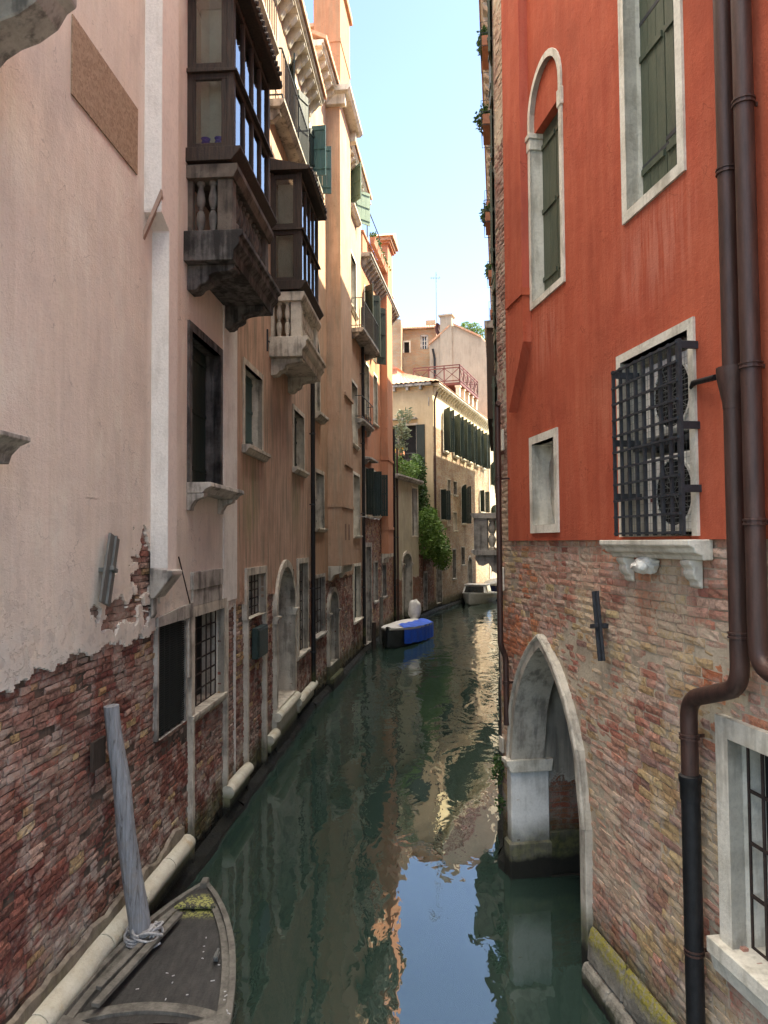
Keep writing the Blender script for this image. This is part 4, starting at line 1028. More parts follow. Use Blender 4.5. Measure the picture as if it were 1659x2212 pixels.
LC.part(MB().prism([(0, 2.95), (.08, 2.95), (.15, 3.1), (.36, 3.16), (.38, 3.349), (0, 3.349)], 's', B0, B0 + .25).prism([(0, 2.95), (.08, 2.95), (.15, 3.1), (.36, 3.16), (.38, 3.349), (0, 3.349)], 's', B1 - .2, B1 + .05).box(B0 + .25, B1 - .2, 0, .37, 3.30, 3.349), 'corbel', 'stone', bevel=.01)
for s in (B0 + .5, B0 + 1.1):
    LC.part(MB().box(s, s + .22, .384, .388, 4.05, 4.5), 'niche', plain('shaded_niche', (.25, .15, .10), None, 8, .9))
ch = LC.part(MB().box(B0, B1 - .2, -.35, .40, HC + .1, 19.6).box(B0 - .02, B1 - .18, -.37, .42, 17.9, 18.0).box(B0 - .08, B1 - .12, -.43, .48, 19.6, 19.8), 'chimney', 'f_stack' if 'f_stack' in M else 'f_ochre')
LC.part(MB().box(B0 + .1, B0 + .6, -.85, -.40, HC + .1, 18.0).box(B0 + .04, B0 + .66, -.91, -.36, 18.0, 18.12).box(B0 + .12, B0 + .2, -.83, -.42, 18.12, 18.4).box(B0 + .5, B0 + .58, -.83, -.42, 18.12, 18.4).box(B0 + .0, B0 + .7, -.95, -.355, 18.4, 18.5), 'chimney', 'terrastack')if 'terrastack' in M else LC.part(MB().box(B0 + .1, B0 + .6, -.85, -.40, HC + .1, 18.0).box(B0 + .04, B0 + .66, -.91, -.36, 18.0, 18.12).box(B0 + .12, B0 + .2, -.83, -.42, 18.12, 18.4).box(B0 + .5, B0 + .58, -.83, -.42, 18.12, 18.4).box(B0 + .0, B0 + .7, -.95, -.355, 18.4, 18.5), 'chimney', 'f_ochre')
foot(LC, 0, LCE)
s = LC.hit(782, 900, .06)[0]
pipe_thing(LC, 'drainpipe', [(s, .1, 12.4), (s, .1, 3), (s, .1, .4)], .06, 'pipe_black', 'slim dark drainpipe at the far edge of the ochre chimney house', rings=[(s, .1, z) for z in (2.4, 5, 7.5, 10)])

# ================================================================ L4 orange house
p = LC.w((LCE, 0, 0))
L3 = B('orange_house', p.x, p.y, .158, -1, 'orange rendered house with flower boxes on its roof terrace and bare brick ground floor', 'house')
L3E = L3.hit(849, 1000)[0]; HO = 14.6
PB0 = L3.hit(822, 900)[0]; PB1 = L3.hit(848, 900, .3)[0]
r = L3.rc(785, 775, 892, 797); window(L3, r, fw=.09, depth=.2, fmat='stone_white', fill='glass', sill=(.08, .1, .04))
r = L3.rc(806, 802, 912, 815); window(L3, r, fw=.09, depth=.2, fmat='stone_white', fill='glass', sill=(.08, .1, .04))
a = L3.hit(786, 600)[0]
for k, sx in enumerate((a, a + 1.6)):
    window(L3, (sx, sx + 1.0, 11.2, 13.6), fw=.08, depth=.2, fmat='stone_white', fill='open', smat='shutter_dark', ang=2.2)
r = L3.rc(788, 1008, 1112, 802); window(L3, r, fw=.07, depth=.2, fmat='stone_white', fill='open', smat='shutter_dark', ang=1.7, leafw=.30, sill=(.08, .1, .05))
r = L3.rc(806, 1015, 1112, 820); window(L3, r, fw=.07, depth=.2, fmat='stone_white', fill='open', smat='shutter_dark', ang=1.7, leafw=.30, sill=(.08, .1, .05))
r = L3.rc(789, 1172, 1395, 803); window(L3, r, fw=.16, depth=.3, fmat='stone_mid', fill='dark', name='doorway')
r = L3.rc(808, 1212, 1300, 816); window(L3, r, fw=.07, depth=.2, fmat='stone_mid', fill='glass', sill=(.08, .1, .04))
r = L3.rc(826, 1218, 1290, 834); window(L3, r, fw=.07, depth=.2, fmat='stone_mid', fill='bars', sill=(.08, .1, .04))
wall = MB(); wall_sheet(L3, 0, L3E, -.6, 5.6, t=-.042, mb=wall); L3.part(wall, 'wall', 'mortar_mid', recalc=False)
L3.part(volume(L3, 0, L3E, HO, 6, None), 'side_wall', 'f_orange', recalc=False)
bricks(L3, 0, L3E, -.3, 5.3, lambda s_, z_, r_: pick(PNK + RED[:1] + OCH[:1], r_, .2), t=-.016, jit=1.2, gap=.013, seed=12, bh=.07)
plaster(L3, 0, L3E, 4.6, 5.4, HO, jag(4.95, .05, 1.6, 6.0), 'f_orange', cell=.05)
cornice(L3, 0, L3E, HO, .38, .42, 'stone_mid', .35)
L3.part(MB().box(0, L3E, -.3, .05, HO + .001, HO + .75).box(-.02, L3E, -.35, .10, HO + .75, HO + .83), 'parapet', 'f_orange')
L3.part(MB().prism([(PB0, 3.5), (PB1, 3.5), (PB1, HO - .2), (PB0, HO - .2)], 't', 0, .30).box(PB0 - .03, PB1 + .03, 0, .33, 4.5, 4.62).box(PB0 - .03, PB1 + .03, 0, .33, 7.4, 7.5).box(PB0 + .1, PB1 - .1, -.1, .34, HO + .001, HO + 2.0).box(PB0 + .0, PB1 - .0, -.2, .44, HO + 2.0, HO + 2.1), 'chimney_breast', 'f_orange')
L3.part(MB().prism([(0, 3.1), (.08, 3.1), (.12, 3.3), (.3, 3.36), (.3, 3.499), (0, 3.499)], 's', PB0, PB1), 'corbel', 'stone', bevel=.01)
L3.part(MB().box(PB0 - .1, PB1 + .1, -.3, .5, HO + 2.1, HO + 2.25).prism([(PB0 - .2, HO + 2.25), (PB1 + .2, HO + 2.25), ((PB0 + PB1) / 2, HO + 2.7)], 't', -.4, .6), 'chimney_cap', 'tiles')
a = L3.hit(784, 720, .5)[0]; c = L3.hit(819, 720, .5)[0]
iron_balcony(L3, a, c, 11.1, .5, hh=1.0)
a = L3.hit(783, 905, .25)[0]; c = L3.hit(808, 905, .25)[0]; iron_balcony(L3, a, c, L3.hit(785, 905, .25)[1], .25, hh=.8, n=5)
s, z = L3.hit(787, 985); L3.part(MB().prism([(0, z), (.28, z - .05), (.28, z - .12), (0, z - .12)], 's', s, s + 1.5).prism([(0, z - .3), (.2, z - .121), (0, z - .121)], 's', s + .1, s + .3), 'canopy', 'stone_mid', bevel=.01)
foot(L3, 0, L3E)
s, z = L3.hit(789, 1130, .3)
sl_, zl_ = L3.hit(792, 1118, .32)
L3.solo(MB().tube([(sl_ + k * .9, .34 - .02 * math.sin(k * 2), 4.86 - .035 * math.sin(PI * (k % 1))) for k in (0, .25, .5, .75, 1, 1.25, 1.5, 1.75, 2, 2.25, 2.5, 2.75, 3)], .010, 5).tube([(sl_, .0, 4.9), (sl_, .36, 4.86)], .012, 5).tube([(sl_ + 2.7, .0, 4.9), (sl_ + 2.7, .36, 4.86)], .012, 5),
        'washing_line', 'rope', (sl_, 0, 4.86), 'white washing line strung below the dark shutters of the orange house', 'washing line')
# roof terrace details: boxes with plants, poles
for k in range(5):
    s = 1.1 + k * .82; org = (s, .12, HO + .85)
    t_ = L3.thing('flower_box', org, ['terracotta flower box on the orange parapet, nearest of the row', 'terracotta flower box on the orange parapet, second from the near end', 'terracotta flower box in the middle of the orange parapet row', 'terracotta flower box on the orange parapet, second from the chimney', 'terracotta flower box with yellow green plant beside the orange chimney'][k], 'flower box', 'flower boxes along the orange roof parapet')
    MB().prism([(.14, HO + .74), (.30, HO + .74), (.34, HO + 1.0), (.12, HO + 1.0)], 's', s, s + .7).build('box', 'terracotta', t_, out=-1, off=org, bevel=.005)
    foliage([(s + .35, .22, HO + 1.12, .34, .14, .2)], 160, .10, k + 3).build('plant', 'leaf' if k == 4 else 'leaf_dark', t_, out=-1, off=org, recalc=False)
s = 2.0
L3.solo(MB().tube([(1.0, .05, HO + .83), (1.0, .05, HO + 2.2), (1.1, .05, HO + 2.35)], .025, 6).tube([(3.9, .05, HO + .83), (3.9, .05, HO + 2.2)], .025, 6).tube([(1.1, .05, HO + 2.15), (3.9, .05, HO + 2.15)], .022, 6), 'awning_frame', 'iron', (1.0, .05, HO + .83), 'bare grey metal pole frame standing on the orange roof terrace', 'frame')
# pipes and posts near the orange house
s = L3.hit(851, 1200, .05)[0]
pipe_thing(L3, 'drainpipe', [(s, .08, 9.2), (s, .08, 4), (s, .08, .3)], .06, 'pipe_black', 'black drainpipe at the far corner of the orange house', rings=[(s, .08, z) for z in (2, 4.2, 6.5)])
for (px, ytop, lab) in ((808, 1345, 'dark wooden mooring post by the grey stone doorway of the orange house'), (824, 1290, 'pale timber post leaning by the brick wall behind the blue covered boat')):
    s, z = L3.hit(px, ytop, .25)
    L3.solo(MB().tube([(s, .22, -.6), (s, .25, z)], .09, 10, .075), 'mooring_post', 'wood' if px < 820 else 'boatwood', (s, .25, 0), lab, 'mooring post', smooth=True)

# ================================================================ grey outbuilding
p = L3.w((L3E, 0, 0)); p.y += .0
GB = B('grey_annex', p.x, p.y, .315, -1, 'low grey rendered annex with an arched water door and a planted roof terrace', 'outbuilding')
GE = GB.hit(905, 1200)[0]; HG = 6.95
r = GB.rc(868, 1190, 1352, 890); w, o = window(GB, r, h=.45, fw=.14, depth=.45, proud=.05, fmat='stone', fill='dark', name='arched_doorway')
for s in (o[0] - .07, o[1] + .07): GB.part(MB().prism([(0, o[3] - .02), (.13, o[3] - .02), (.13, o[3] - .08), (.07, o[3] - .14), (.07, o[3] - .22), (0, o[3] - .22)], 's', s - .12, s + .12), 'capital', 'stone', w)
GB.part(leaf(o[0], -.4, 1, 0, (o[1] - o[0]), o[2], o[3] + .4, 0, 6), 'door', 'door', w)
r = GB.rc(889, 1050, 1160, 902); window(GB, r, fw=.08, depth=.2, fmat='stone_white', fill='dark', bottom=True)
wall = MB(); wall_sheet(GB, 0, GE, -.6, HG, mb=wall); volume(GB, 0, GE, HG, 4, None, mb=wall)
GB.part(wall, 'wall', 'f_grey', recalc=False)
GB.part(MB().prism([(-.2, HG + .001), (.18, HG + .001), (.28, HG + .12), (.28, HG + .2), (-.2, HG + .2)], 's', -.1, GE + .1), 'cornice', 'stone_mid', bevel=.01)
foot(GB, 0, GE)
s = GB.hit(858, 1200, .05)[0]
pipe_thing(GB, 'drainpipe', [(s, .08, 8.4), (s, .08, 4), (s, .08, .3)], .05, 'pipe', 'brown drainpipe on the grey annex left of its arched door', rings=[(s, .08, z) for z in (2, 4.2, 6.1)])
# garden wall
p = GB.w((GE, 0, 0))
GW = B('garden_wall', p.x, p.y, (2.84 - p.x) / (42.3 - p.y), -1, 'low red brick garden wall at the waterline under the hanging green climber', 'wall')
GWE = (Vector((2.84, 42.3, 0)) - p).length
r = GW.rc(911, 1225, 1330, 918); window(GW, (.9, 1.9, .3, 2.4), fw=.1, depth=.3, fmat='stone_mid', fill='dark', name='doorway')
bricks(GW, 0, GWE, -.3, 3.2, pal_left, t=.012, jit=1.2, gap=.013, seed=14, bh=.07)
wall = MB(); wall_sheet(GW, 0, GWE, -.6, 3.2, mb=wall); volume(GW, 0, GWE, 3.2, .4, None, mb=wall); wall.box(-.02, GWE, -.45, .06, 3.2, 3.32)
GW.part(wall, 'masonry', 'f_brickwall', recalc=False)
foot(GW, 0, GWE)
# plants
def plant(b, name, clumps, n, size, mat, label, cat='plant', stems=None, droop=0.0, seed=1, extra=None, group=None):
    org = (clumps[0][0], clumps[0][1], min(c[2] - c[5] for c in clumps))
    t = b.thing(name, org, label, cat, group)
    foliage(clumps, n, size, seed, droop).build('foliage', mat, t, out=b.out, off=org, recalc=False)
    if stems:
        m = MB()
        for st in stems: m.tube(st, .03, 6, .012)
        m.build('stem', 'door', t, out=b.out, off=org)
    return t
M['f_x'] = None
plant(GW, 'climbing_vine', [(.9, .35, 4.9, 1.1, .55, 1.0), (.6, .3, 3.9, .9, .5, .8), (2.0, .6, 3.7, 1.2, .6, .9), (2.9, .65, 3.1, 1.0, .5, .7), (1.4, .2, 5.4, 1.0, .5, .5), (2.4, .4, 4.6, .9, .5, .7), (3.5, .5, 3.8, .5, .3, .5)], 5200, .17, 'leaf', 'large bright green climber spilling over the brick garden wall to the water', 'climber', stems=[[(.8, -.1, 0.4), (.8, .1, 3.3), (1.2, .3, 5)], [(1.8, 0, 3.2), (2.4, .4, 4)]], droop=.5)
plant(GW, 'ivy', [(2.2, -.6, 7.0, 1.4, .5, 1.6), (2.9, -.5, 6.0, 1.0, .4, 1.4), (1.4, -.4, 8.0, 1.2, .4, .8)], 4200, .15, 'leaf_dark', 'dark green ivy hanging between the grey annex and the pale corner house', 'ivy', stems=[[(2.2, -.6, 3.2), (2.2, -.6, 8)]], droop=.6, seed=5)
GW.part(MB().box(.4, GWE - .05, -1.6, -.9, 3.0, 8.2), 'rear_wall', 'f_grey')
plant(GB, 'terrace_shrub', [(1.3, -.3, 7.7, 1.0, .5, .5), (2.8, -.2, 7.6, 1.0, .5, .45), (4.0, -.2, 7.7, .8, .4, .5)], 1900, .13, 'leaf', 'low green shrubs in pots along the edge of the grey annex terrace', 'shrub', seed=9)
plant(GB, 'silver_bush', [(2.2, -.2, 9.4, .7, .4, .45), (2.7, -.2, 10.3, .6, .4, .4), (2.0, -.2, 8.6, .5, .3, .35)], 420, .20, 'leaf_grey', 'thin silvery leaved bush rising above the annex terrace', 'bush', stems=[[(2.2, -.2, 7.1), (2.2, -.2, 9.3), (2.6, -.2, 10.3)]], seed=12)

# ================================================================ L5 corner palazzo
P5 = Vector((2.84, 42.3, 0))
L5 = B('corner_house', P5.x, P5.y, .35, -1, 'pale yellow and worn brick corner house with arched shutters and a rooftop terrace', 'house')
H5 = 13.1; E5 = 15.9
def s5(px): return L5.hit(px, 1000)[0]
for px in (962, 984, 1000, 1014, 1029, 1043):
    s = s5(px); window(L5, (s - .5, s + .5, 9.45, 12.15), h=.38, fw=.08, depth=.2, fmat='stone_white', fill='open', smat='shutter_dark', ang=1.72, sill=(.18, .14, .05))
for (xl, yt, yb, xr, h, f) in ((951, 1055, 1122, 960, 0, 'open'), (966, 1033, 1064, 973, 0, 'closed'), (979, 1037, 1068, 987, 0, 'bars'), (996, 1045, 1130, 1006, .3, 'open'), (1036, 1057, 1105, 1047, 0, 'open'),
                       (965, 1104, 1133, 971, 0, 'glass'), (978, 1104, 1145, 987, 0, 'glass'), (957, 1206, 1228, 964, 0, 'bars'), (977, 1185, 1250, 985, 0, 'bars'), (996, 1180, 1220, 1004, 0, 'bars')):
    r = L5.rc(xl, yt, yb, xr); window(L5, r, h=h, fw=.07, depth=.2, fmat='stone_mid' if f == 'bars' else 'stone', fill=f, smat='shutter_dark', leafw=.34, ang=1.8, sill=(.1, .12, .05))
r = L5.rc(942, 1195, 1305, 955); window(L5, r, h=.5, fw=.12, depth=.35, fmat='stone_mid', fill='brickin', name='arched_doorway')
r = L5.rc(1010, 1200, 1275, 1020); window(L5, r, h=.5, fw=.12, depth=.35, fmat='stone_mid', fill='dark', name='arched_doorway')
wall = MB(); wall_sheet(L5, 0, E5, -.6, H5, mb=wall)
L5.part(wall, 'wall', 'f_palazzo', recalc=False)
# near face as its own frame perpendicular
L5n = B(None, P5.x, P5.y, 0, 1, ang=math.atan2(.33, -.944)); L5n.root = L5.root
E = MB()
# openings on the near face: one window and door to terrace
def near_pt(u, z, t=0): return (t, -u, z)       # L5 local: s = -t (toward camera), t_local = -u inward
z1w = 4 + (1170 - 918) * 42.8 / 1600; z0w = 4 + (1170 - 1012) * 42.8 / 1600
u0w, u1w = 1.0, 2.1
E.add([(0, 0, -.6), (0, -6, -.6), (0, -6, z0w), (0, 0, z0w)], [(0, 1, 2, 3)])
E.add([(0, 0, z1w), (0, -6, z1w), (0, -6, H5), (0, 0, H5)], [(0, 1, 2, 3)])
E.add([(0, 0, z0w), (0, -u0w, z0w), (0, -u0w, z1w), (0, 0, z1w)], [(0, 1, 2, 3)])
E.add([(0, -u1w, z0w), (0, -6, z0w), (0, -6, z1w), (0, -u1w, z1w)], [(0, 1, 2, 3)])
E.add([(E5, 0, -.6), (E5, -6, -.6), (E5, -6, H5), (E5, 0, H5)], [(0, 1, 2, 3)]); E.add([(0, -6, -.6), (E5, -6, -.6), (E5, -6, H5), (0, -6, H5)], [(0, 1, 2, 3)])
L5.part(E, 'end_wall', 'f_palend', recalc=False)
tw = L5.part(MB().box(-.02, .2, -u0w, -u0w + .08, z0w, z1w).box(-.02, .2, -u1w - .08, -u1w, z0w, z1w).box(-.03, .2, -u1w - .08, -u0w + .08, z1w, z1w + .1), 'terrace_door', 'stone_white')
L5.part(MB().box(.25, .3, -u1w, -u0w, z0w, z1w), 'pane', 'dark', tw)
for u in (u0w - .02, u1w + .02):
    sg = 1 if u < 1.5 else -1
    L5.part(MB().box(-.06, -.02, -u + (0 if sg > 0 else -.5), -u + (.5 if sg > 0 else 0), z0w, z1w), 'shutter', 'shutter_dark', tw)
L5.part(MB().box(-.35, 0, -4.5, -.9, 11.05, 11.13).box(-.05, 0, -.25, -.2, 11.8, 12.3), 'canopy_board', 'stone_mid')
cornice(L5, 0, E5, H5, .42, .55, 'stone_white', .4)
c = MB().box(-.35, -.001, -6, .0, H5 - .14, H5)
for k in range(7): c.box(-.28, -.001, -.6 - k * .8 - .14, -.6 - k * .8, H5 - .35, H5 - .141)
L5.part(c, 'end_cornice', 'stone_mid')
# roof hip
def grid_roof(b, q, nu, nv, name):
    mb = MB(); vs = []; fs = []
    q = [Vector(p) for p in q]
    for j in range(nv + 1):
        for i in range(nu + 1):
            u = i / nu; v = j / nv; p = (q[0] * (1 - u) + q[1] * u) * (1 - v) + (q[3] * (1 - u) + q[2] * u) * v
            vs.append((p.x, p.y, p.z + (.06 if i % 2 else 0) + .03 * (1 - (j * 5 / nv) % 1) * 0 + (.025 if j % 2 else 0)))
    for j in range(nv):
        for i in range(nu): a = j * (nu + 1) + i; fs.append((a, a + 1, a + nu + 2, a + nu + 1))
    mb.add(vs, fs); return b.part(mb, name, 'tiles', recalc=False)
grid_roof(L5, [(-.4, -6, H5 + .02), (-.4, .45, H5 + .02), (3.4, -2.9, H5 + 1.5), (3.4, -3.1, H5 + 1.5)], 44, 12, 'roof')
grid_roof(L5, [(-.4, .45, H5 + .02), (E5, .45, H5 + .02), (E5, -3.0, H5 + 1.5), (3.4, -3.0, H5 + 1.5)], 100, 10, 'roof')
grid_roof(L5, [(E5, -6.2, H5 + .02), (-.4, -6.2, H5 + .02), (3.4, -3.0, H5 + 1.5), (E5, -3.0, H5 + 1.5)], 100, 6, 'roof')
# roof terrace (altana)
A0 = s5(992); A1 = A0 + 5.6; zd = 14.45
alt = L5.part(MB().box(A0, A1, -3.1, .15, zd - .16, zd), 'roof_terrace', 'redwood')
for i in range(5):
    s = A0 + .1 + (A1 - A0 - .4) * i / 4
    L5.part(MB().box(s, s + .26, -.2, .06, H5 + .02, zd - .3).box(s - .05, s + .31, -.25, .11, zd - .3, zd - .18), 'pillar', 'altpillar' if 'altpillar' in M else 'stone_white', alt)
rl = MB()
def rail(p, q, n):
    p = Vector(p); q = Vector(q)
    for zz in (.12, .98, 1.15): rl.bar(p + Vector((0, 0, zz)), q + Vector((0, 0, zz)), .06, .06)
    for i in range(n + 1): c_ = p.lerp(q, i / n); rl.bar(c_, c_ + Vector((0, 0, 1.17)), .07, .07)
    for i in range(n):
        a_, b_ = p.lerp(q, i / n), p.lerp(q, (i + 1) / n)
        rl.bar(a_ + Vector((0, 0, .12)), b_ + Vector((0, 0, .98)), .04, .04); rl.bar(a_ + Vector((0, 0, .98)), b_ + Vector((0, 0, .12)), .041, .041)
rail((A0, .1, zd), (A1, .1, zd), 5); rail((A0, -3.05, zd), (A0, .1, zd), 3); rail((A1, -3.05, zd), (A1, .1, zd), 3)
L5.part(rl, 'railing', 'redwood', alt)
L5.part(MB().box(A0 - 2.8, A0 - .2, -5.2, -3.3, H5 + .5, H5 + 1.9).prism([(-5.3, H5 + 1.9), (-3.2, H5 + 1.9), (-4.25, H5 + 2.6)], 's', A0 - 2.9, A0 - .1), 'dormer', 'f_dormer')
foot(L5, 0, E5)
pipe_thing(L5, 'drainpipe', [(.12, .25, H5 - .5), (.12, .08, H5 - 1), (.12, .08, 6), (.12, .08, 3.4)], .06, 'pipe', 'brown drainpipe down the corner of the pale corner house', rings=[(.12, .08, z) for z in (5, 7.5, 10)])
# terrace balcony on near end with yellow flowers
tb = L5.part(MB().box(-1.3, -.001, -4.2, -.7, 7.95, 8.07), 'balcony', 'stone_mid')
m = MB()
for i in range(20): u = .75 + i * .18; m.tube([(-1.27, -u, 8.07), (-1.27, -u, 8.95)], .012, 5)
for i in range(7): m.tube([(-.1 - i * .18, -.72, 8.07), (-.1 - i * .18, -.72, 8.95)], .012, 5)
for zz in (8.3, 8.6, 8.95): m.tube([(-1.27, -4.2, zz), (-1.27, -.74, zz), (-.02, -.72, zz)], .016, 5)
L5.part(m, 'railing', 'iron', tb)
org = (-1.45, -2.9, 9.0)
t_ = L5.thing('flower_box', org, 'long terracotta trough of bright yellow flowers on the balcony railing of the corner house', 'flower box')
MB().box(-1.62, -1.3, -3.9, -1.3, 8.85, 9.05).build('box', 'terracotta', t_, out=-1, off=org, bevel=.01)
foliage([(-1.45, -3.3, 9.2, .22, .7, .16), (-1.45, -2.0, 9.2, .22, .75, .14)], 700, .10, 21).build('flowers', 'flower', t_, out=-1, off=org, recalc=False)

# ================================================================ far houses
p = L5.w((E5, 0, 0))
F1 = B('sunny_house', p.x, p.y, .35, -1, 'pale sunlit house with dark shutters at the far bend of the canal', 'house')
for k, s in enumerate((.9, 2.6, 4.4, 6.2, 8.0)):
    for z in (1.6, 5.0, 8.4, 11.6):
        window(F1, (s, s + .9, z, z + 1.9), h=.3 if z > 4 else 0, fw=.08, depth=.15, fmat='stone_white', fill='open', smat='shutter_dark', ang=1.8)
wall = MB(); wall_sheet(F1, 0, 18, -.6, 15, mb=wall); volume(F1, 0, 18, 15, 5, None, mb=wall); F1.part(wall, 'wall', 'f_farpale', recalc=False)
cornice(F1, 0, 18, 15, .4, .6, 'stone_white'); roof(F1, 0, 18, 15.001, 5, .45)
GG = B('grey_gable_house', p.x, p.y, 0, 1, 'tall plain grey rendered gable end with a square chimney rising behind the roof terrace', 'house', ang=math.atan2(.33, -.944))
def gz(px, py):
    s, z = GG.hit(px, py); return s, z
g_ = MB(); pts = [gz(1052, 742), gz(1040, 730), gz(980, 703), gz(972, 706), gz(928, 745)]
prof = [(pts[0][0], -.5)] + pts + [(pts[-1][0], -.5)]
sx0, sx1 = min(pts[0][0], pts[-1][0]), max(pts[0][0], pts[-1][0])
g_.prism(prof, 't', -9, 0); GG.part(g_, 'wall', 'f_gable')
rf = MB()
for (a_, b_) in ((pts[1], pts[2]), (pts[3], pts[4])):
    rf.prism([(a_[0], a_[1] + .01), (b_[0], b_[1] + .01), (b_[0], b_[1] + .16), (a_[0], a_[1] + .16)], 't', -9.2, .15)
GG.part(rf, 'roof', 'tiles')
c0, zt = gz(976, 682); c1, _ = gz(951, 682); c0, c1 = min(c0, c1), max(c0, c1)
GG.part(MB().box(c0, c1, -.75, .12, 8, zt).box(c0 - .12, c1 + .12, -.87, .24, zt, zt + .12).box(c0, c1, -.7, .08, zt + .12, zt + .18), 'chimney', 'f_gable')
s, z = gz(934, 750)
pipe_thing(GG, 'drainpipe', [(s - .1, .25, z - .2), (s - .2, .1, z - .9), (s - .2, .1, 13)], .09, 'pipe_black', 'black drainpipe on the left edge of the grey gable wall', rings=[(s - .2, .1, z - 3)])
FB = B('far_brick_house', at_y(942, 700, 60).x, 60, 0, 1, 'far bare brick house with two small windows seen above the tiled roof', 'house', ang=math.radians(172))
window(FB, FB.rc(866, 738, 762, 887) if False else [FB.hit(887, 750)[0], FB.hit(870, 750)[0], FB.hit(880, 762)[1], FB.hit(880, 736)[1]], fw=.12, depth=.15, fmat='stone_white', fill='bars', ns=4, nz=2)
window(FB, [FB.hit(925, 750)[0], FB.hit(908, 750)[0], FB.hit(915, 754)[1], FB.hit(915, 724)[1]], fw=.12, depth=.15, fmat='stone_mid', fill='glass')
zt = FB.hit(900, 712)[1]
wall = MB(); wall_sheet(FB, 0, 4.4, -.6, zt, mb=wall); volume(FB, 0, 4.4, zt, 6, None, mb=wall); FB.part(wall, 'wall', 'f_farbrick', recalc=False)
roof(FB, 0, 4.5, zt + .001, 6, .3, rise=1.2)
c0, zz = FB.hit(936, 684); FB.part(MB().box(c0 - .1, c0 + .7, -1.6, -.9, zt, zz), 'chimney', 'f_farbrick')
FY = B('far_yellow_house', at_y(866, 700, 58).x, 58, 0, 1, 'sliver of sunlit yellow brick wall between the orange house and the far brick house', 'house', ang=math.radians(175))
zt = FY.hit(855, 690)[1]
FY.part(MB().box(0, 5, -4, 0, -.5, zt).prism([(0, zt), (5, zt), (5, zt + .6)], 't', -4, 0), 'wall', 'f_farbrick')
# aerial and dish
pA = at_y(943, 690, 62); org = (0, 0, 0)
A = B(None, pA.x, 62, 0, 1, ang=0)
zt = at_y(943, 588, 62).z
A.solo(MB().tube([(0, 0, pA.z - 2), (0, 0, zt)], .03, 6).bar((-.5, 0, zt - .5), (.35, 0, zt - .5), .03).bar((-.4, -.2, zt - .5), (-.4, .2, zt - .5), .03).bar((.0, -.3, zt - .3), (.0, .3, zt - .3), .03).bar((-.2, -.25, zt - .5), (-.2, .25, zt - .5), .03).bar((.25, -.3, zt - .5), (.25, .3, zt - .5), .03),
       'television_aerial', 'tieiron', (0, 0, pA.z - 2), 'tall thin television aerial mast against the sky', 'aerial')
q = at_y(945, 716, 59)
A2 = B(None, q.x, 59, 0, 1, ang=math.radians(20))
A2.solo(MB().lathe(0, 0, [(.02, 0), (.25, .02), (.42, .08), (.5, .16), (.48, .16), (.24, .06), (.02, .04)], 18), 'satellite_dish', 'redwood', (0, 0, 0), 'red satellite dish beside the grey chimney', 'satellite dish')
bpy.data.objects[-1] if False else None
dish = [o for o in C.objects if o.name == 'satellite_dish'][0]; dish.location = q; dish.rotation_euler = (math.radians(80), 0, math.radians(50)); dish.scale = (1, 1.35, 1)
# rooftop tree
q = at_y(1020, 712, 66)
T = B(None, q.x, 66, 0, 1, ang=0)
tt = T.thing('roof_garden_tree', (0, 0, q.z - 3), 'leafy sunlit green tree rising behind the grey gable roof', 'tree')
MB().tube([(0, 0, q.z - 3), (.1, 0, q.z - 1.5), (0, 0, q.z)], .12, 8, .05).tube([(.05, 0, q.z - 1.5), (.9, 0, q.z - .4)], .05, 6, .02).tube([(.05, 0, q.z - 1.4), (-.7, 0, q.z - .1)], .05, 6, .02).build('trunk', 'door', tt, off=(0, 0, q.z - 3))
foliage([(-.5, 0, q.z + .35, .55, .6, .35), (.2, 0, q.z + .2, .6, .6, .4), (.75, 0, q.z - .25, .6, .5, .4), (0, .2, q.z - .3, .6, .5, .35), (1.1, 0, q.z - .7, .4, .4, .3)], 1500, .16, 31).build('crown', 'leaf', tt, off=(0, 0, q.z - 3), recalc=False)

# ================================================================ R1 red house
def XR(Y): return 2.97 - .159 * Y
R1 = B('red_house', XR(1.0), 1.0, -.159, 1, 'bright red rendered house over patched brick base with pointed water gate', 'house')
RE = R1.hit(1080, 1300)[0]
# arch water gate
a0 = R1.hit(1263, 1700)[0]; a1 = R1.hit(1108, 1700)[0]
zs = 1.35; hh = 2.98 - zs
ga, gb = a0 + .02, a1 - .10
R1.holes.append((ga, gb, -.6, zs, hh - .12))
go = (ga, gb, -.6, zs, hh - .12)
m = MB(); pi = frame_path(go); po = frame_path(go, .14)
for i in range(1, len(pi) - 2): m.prism([pi[i], pi[i + 1], po[i + 1], po[i]], 't', -.36, .05)
for i in range(1, len(pi) - 2):   # outer bead
    A_ = [(pi[i][0] * .15 + po[i][0] * .85, pi[i][1] * .15 + po[i][1] * .85), (pi[i + 1][0] * .15 + po[i + 1][0] * .85, pi[i + 1][1] * .15 + po[i + 1][1] * .85)]
    m.tube([(A_[0][0], .055, A_[0][1]), (A_[1][0], .055, A_[1][1])], .025, 8)
gate = R1.part(m, 'water_gate', 'stone', bevel=0)
for (x0, x1) in ((gb, gb + .16), (ga - .14, ga)):
    R1.part(MB().box(x0, x1, -.42, .055, -.5, zs - .10 if x0 > gb - .01 else zs + .01), 'pillar', 'stone_bright' if x0 > gb - .01 else 'stone', gate, bevel=.01)
    if x0 > gb - .01: R1.part(MB().prism([(-.44, zs - .10), (.06, zs - .10), (.09, zs - .07), (.09, zs - .035), (.12, zs - .01), (.12, zs + .04), (-.46, zs + .04)], 's', x0 - (.05 if x0 > gb - .01 else .0), x1 + (.0 if x0 > gb - .01 else .05)), 'capital', 'stone_white', gate, bevel=.004)
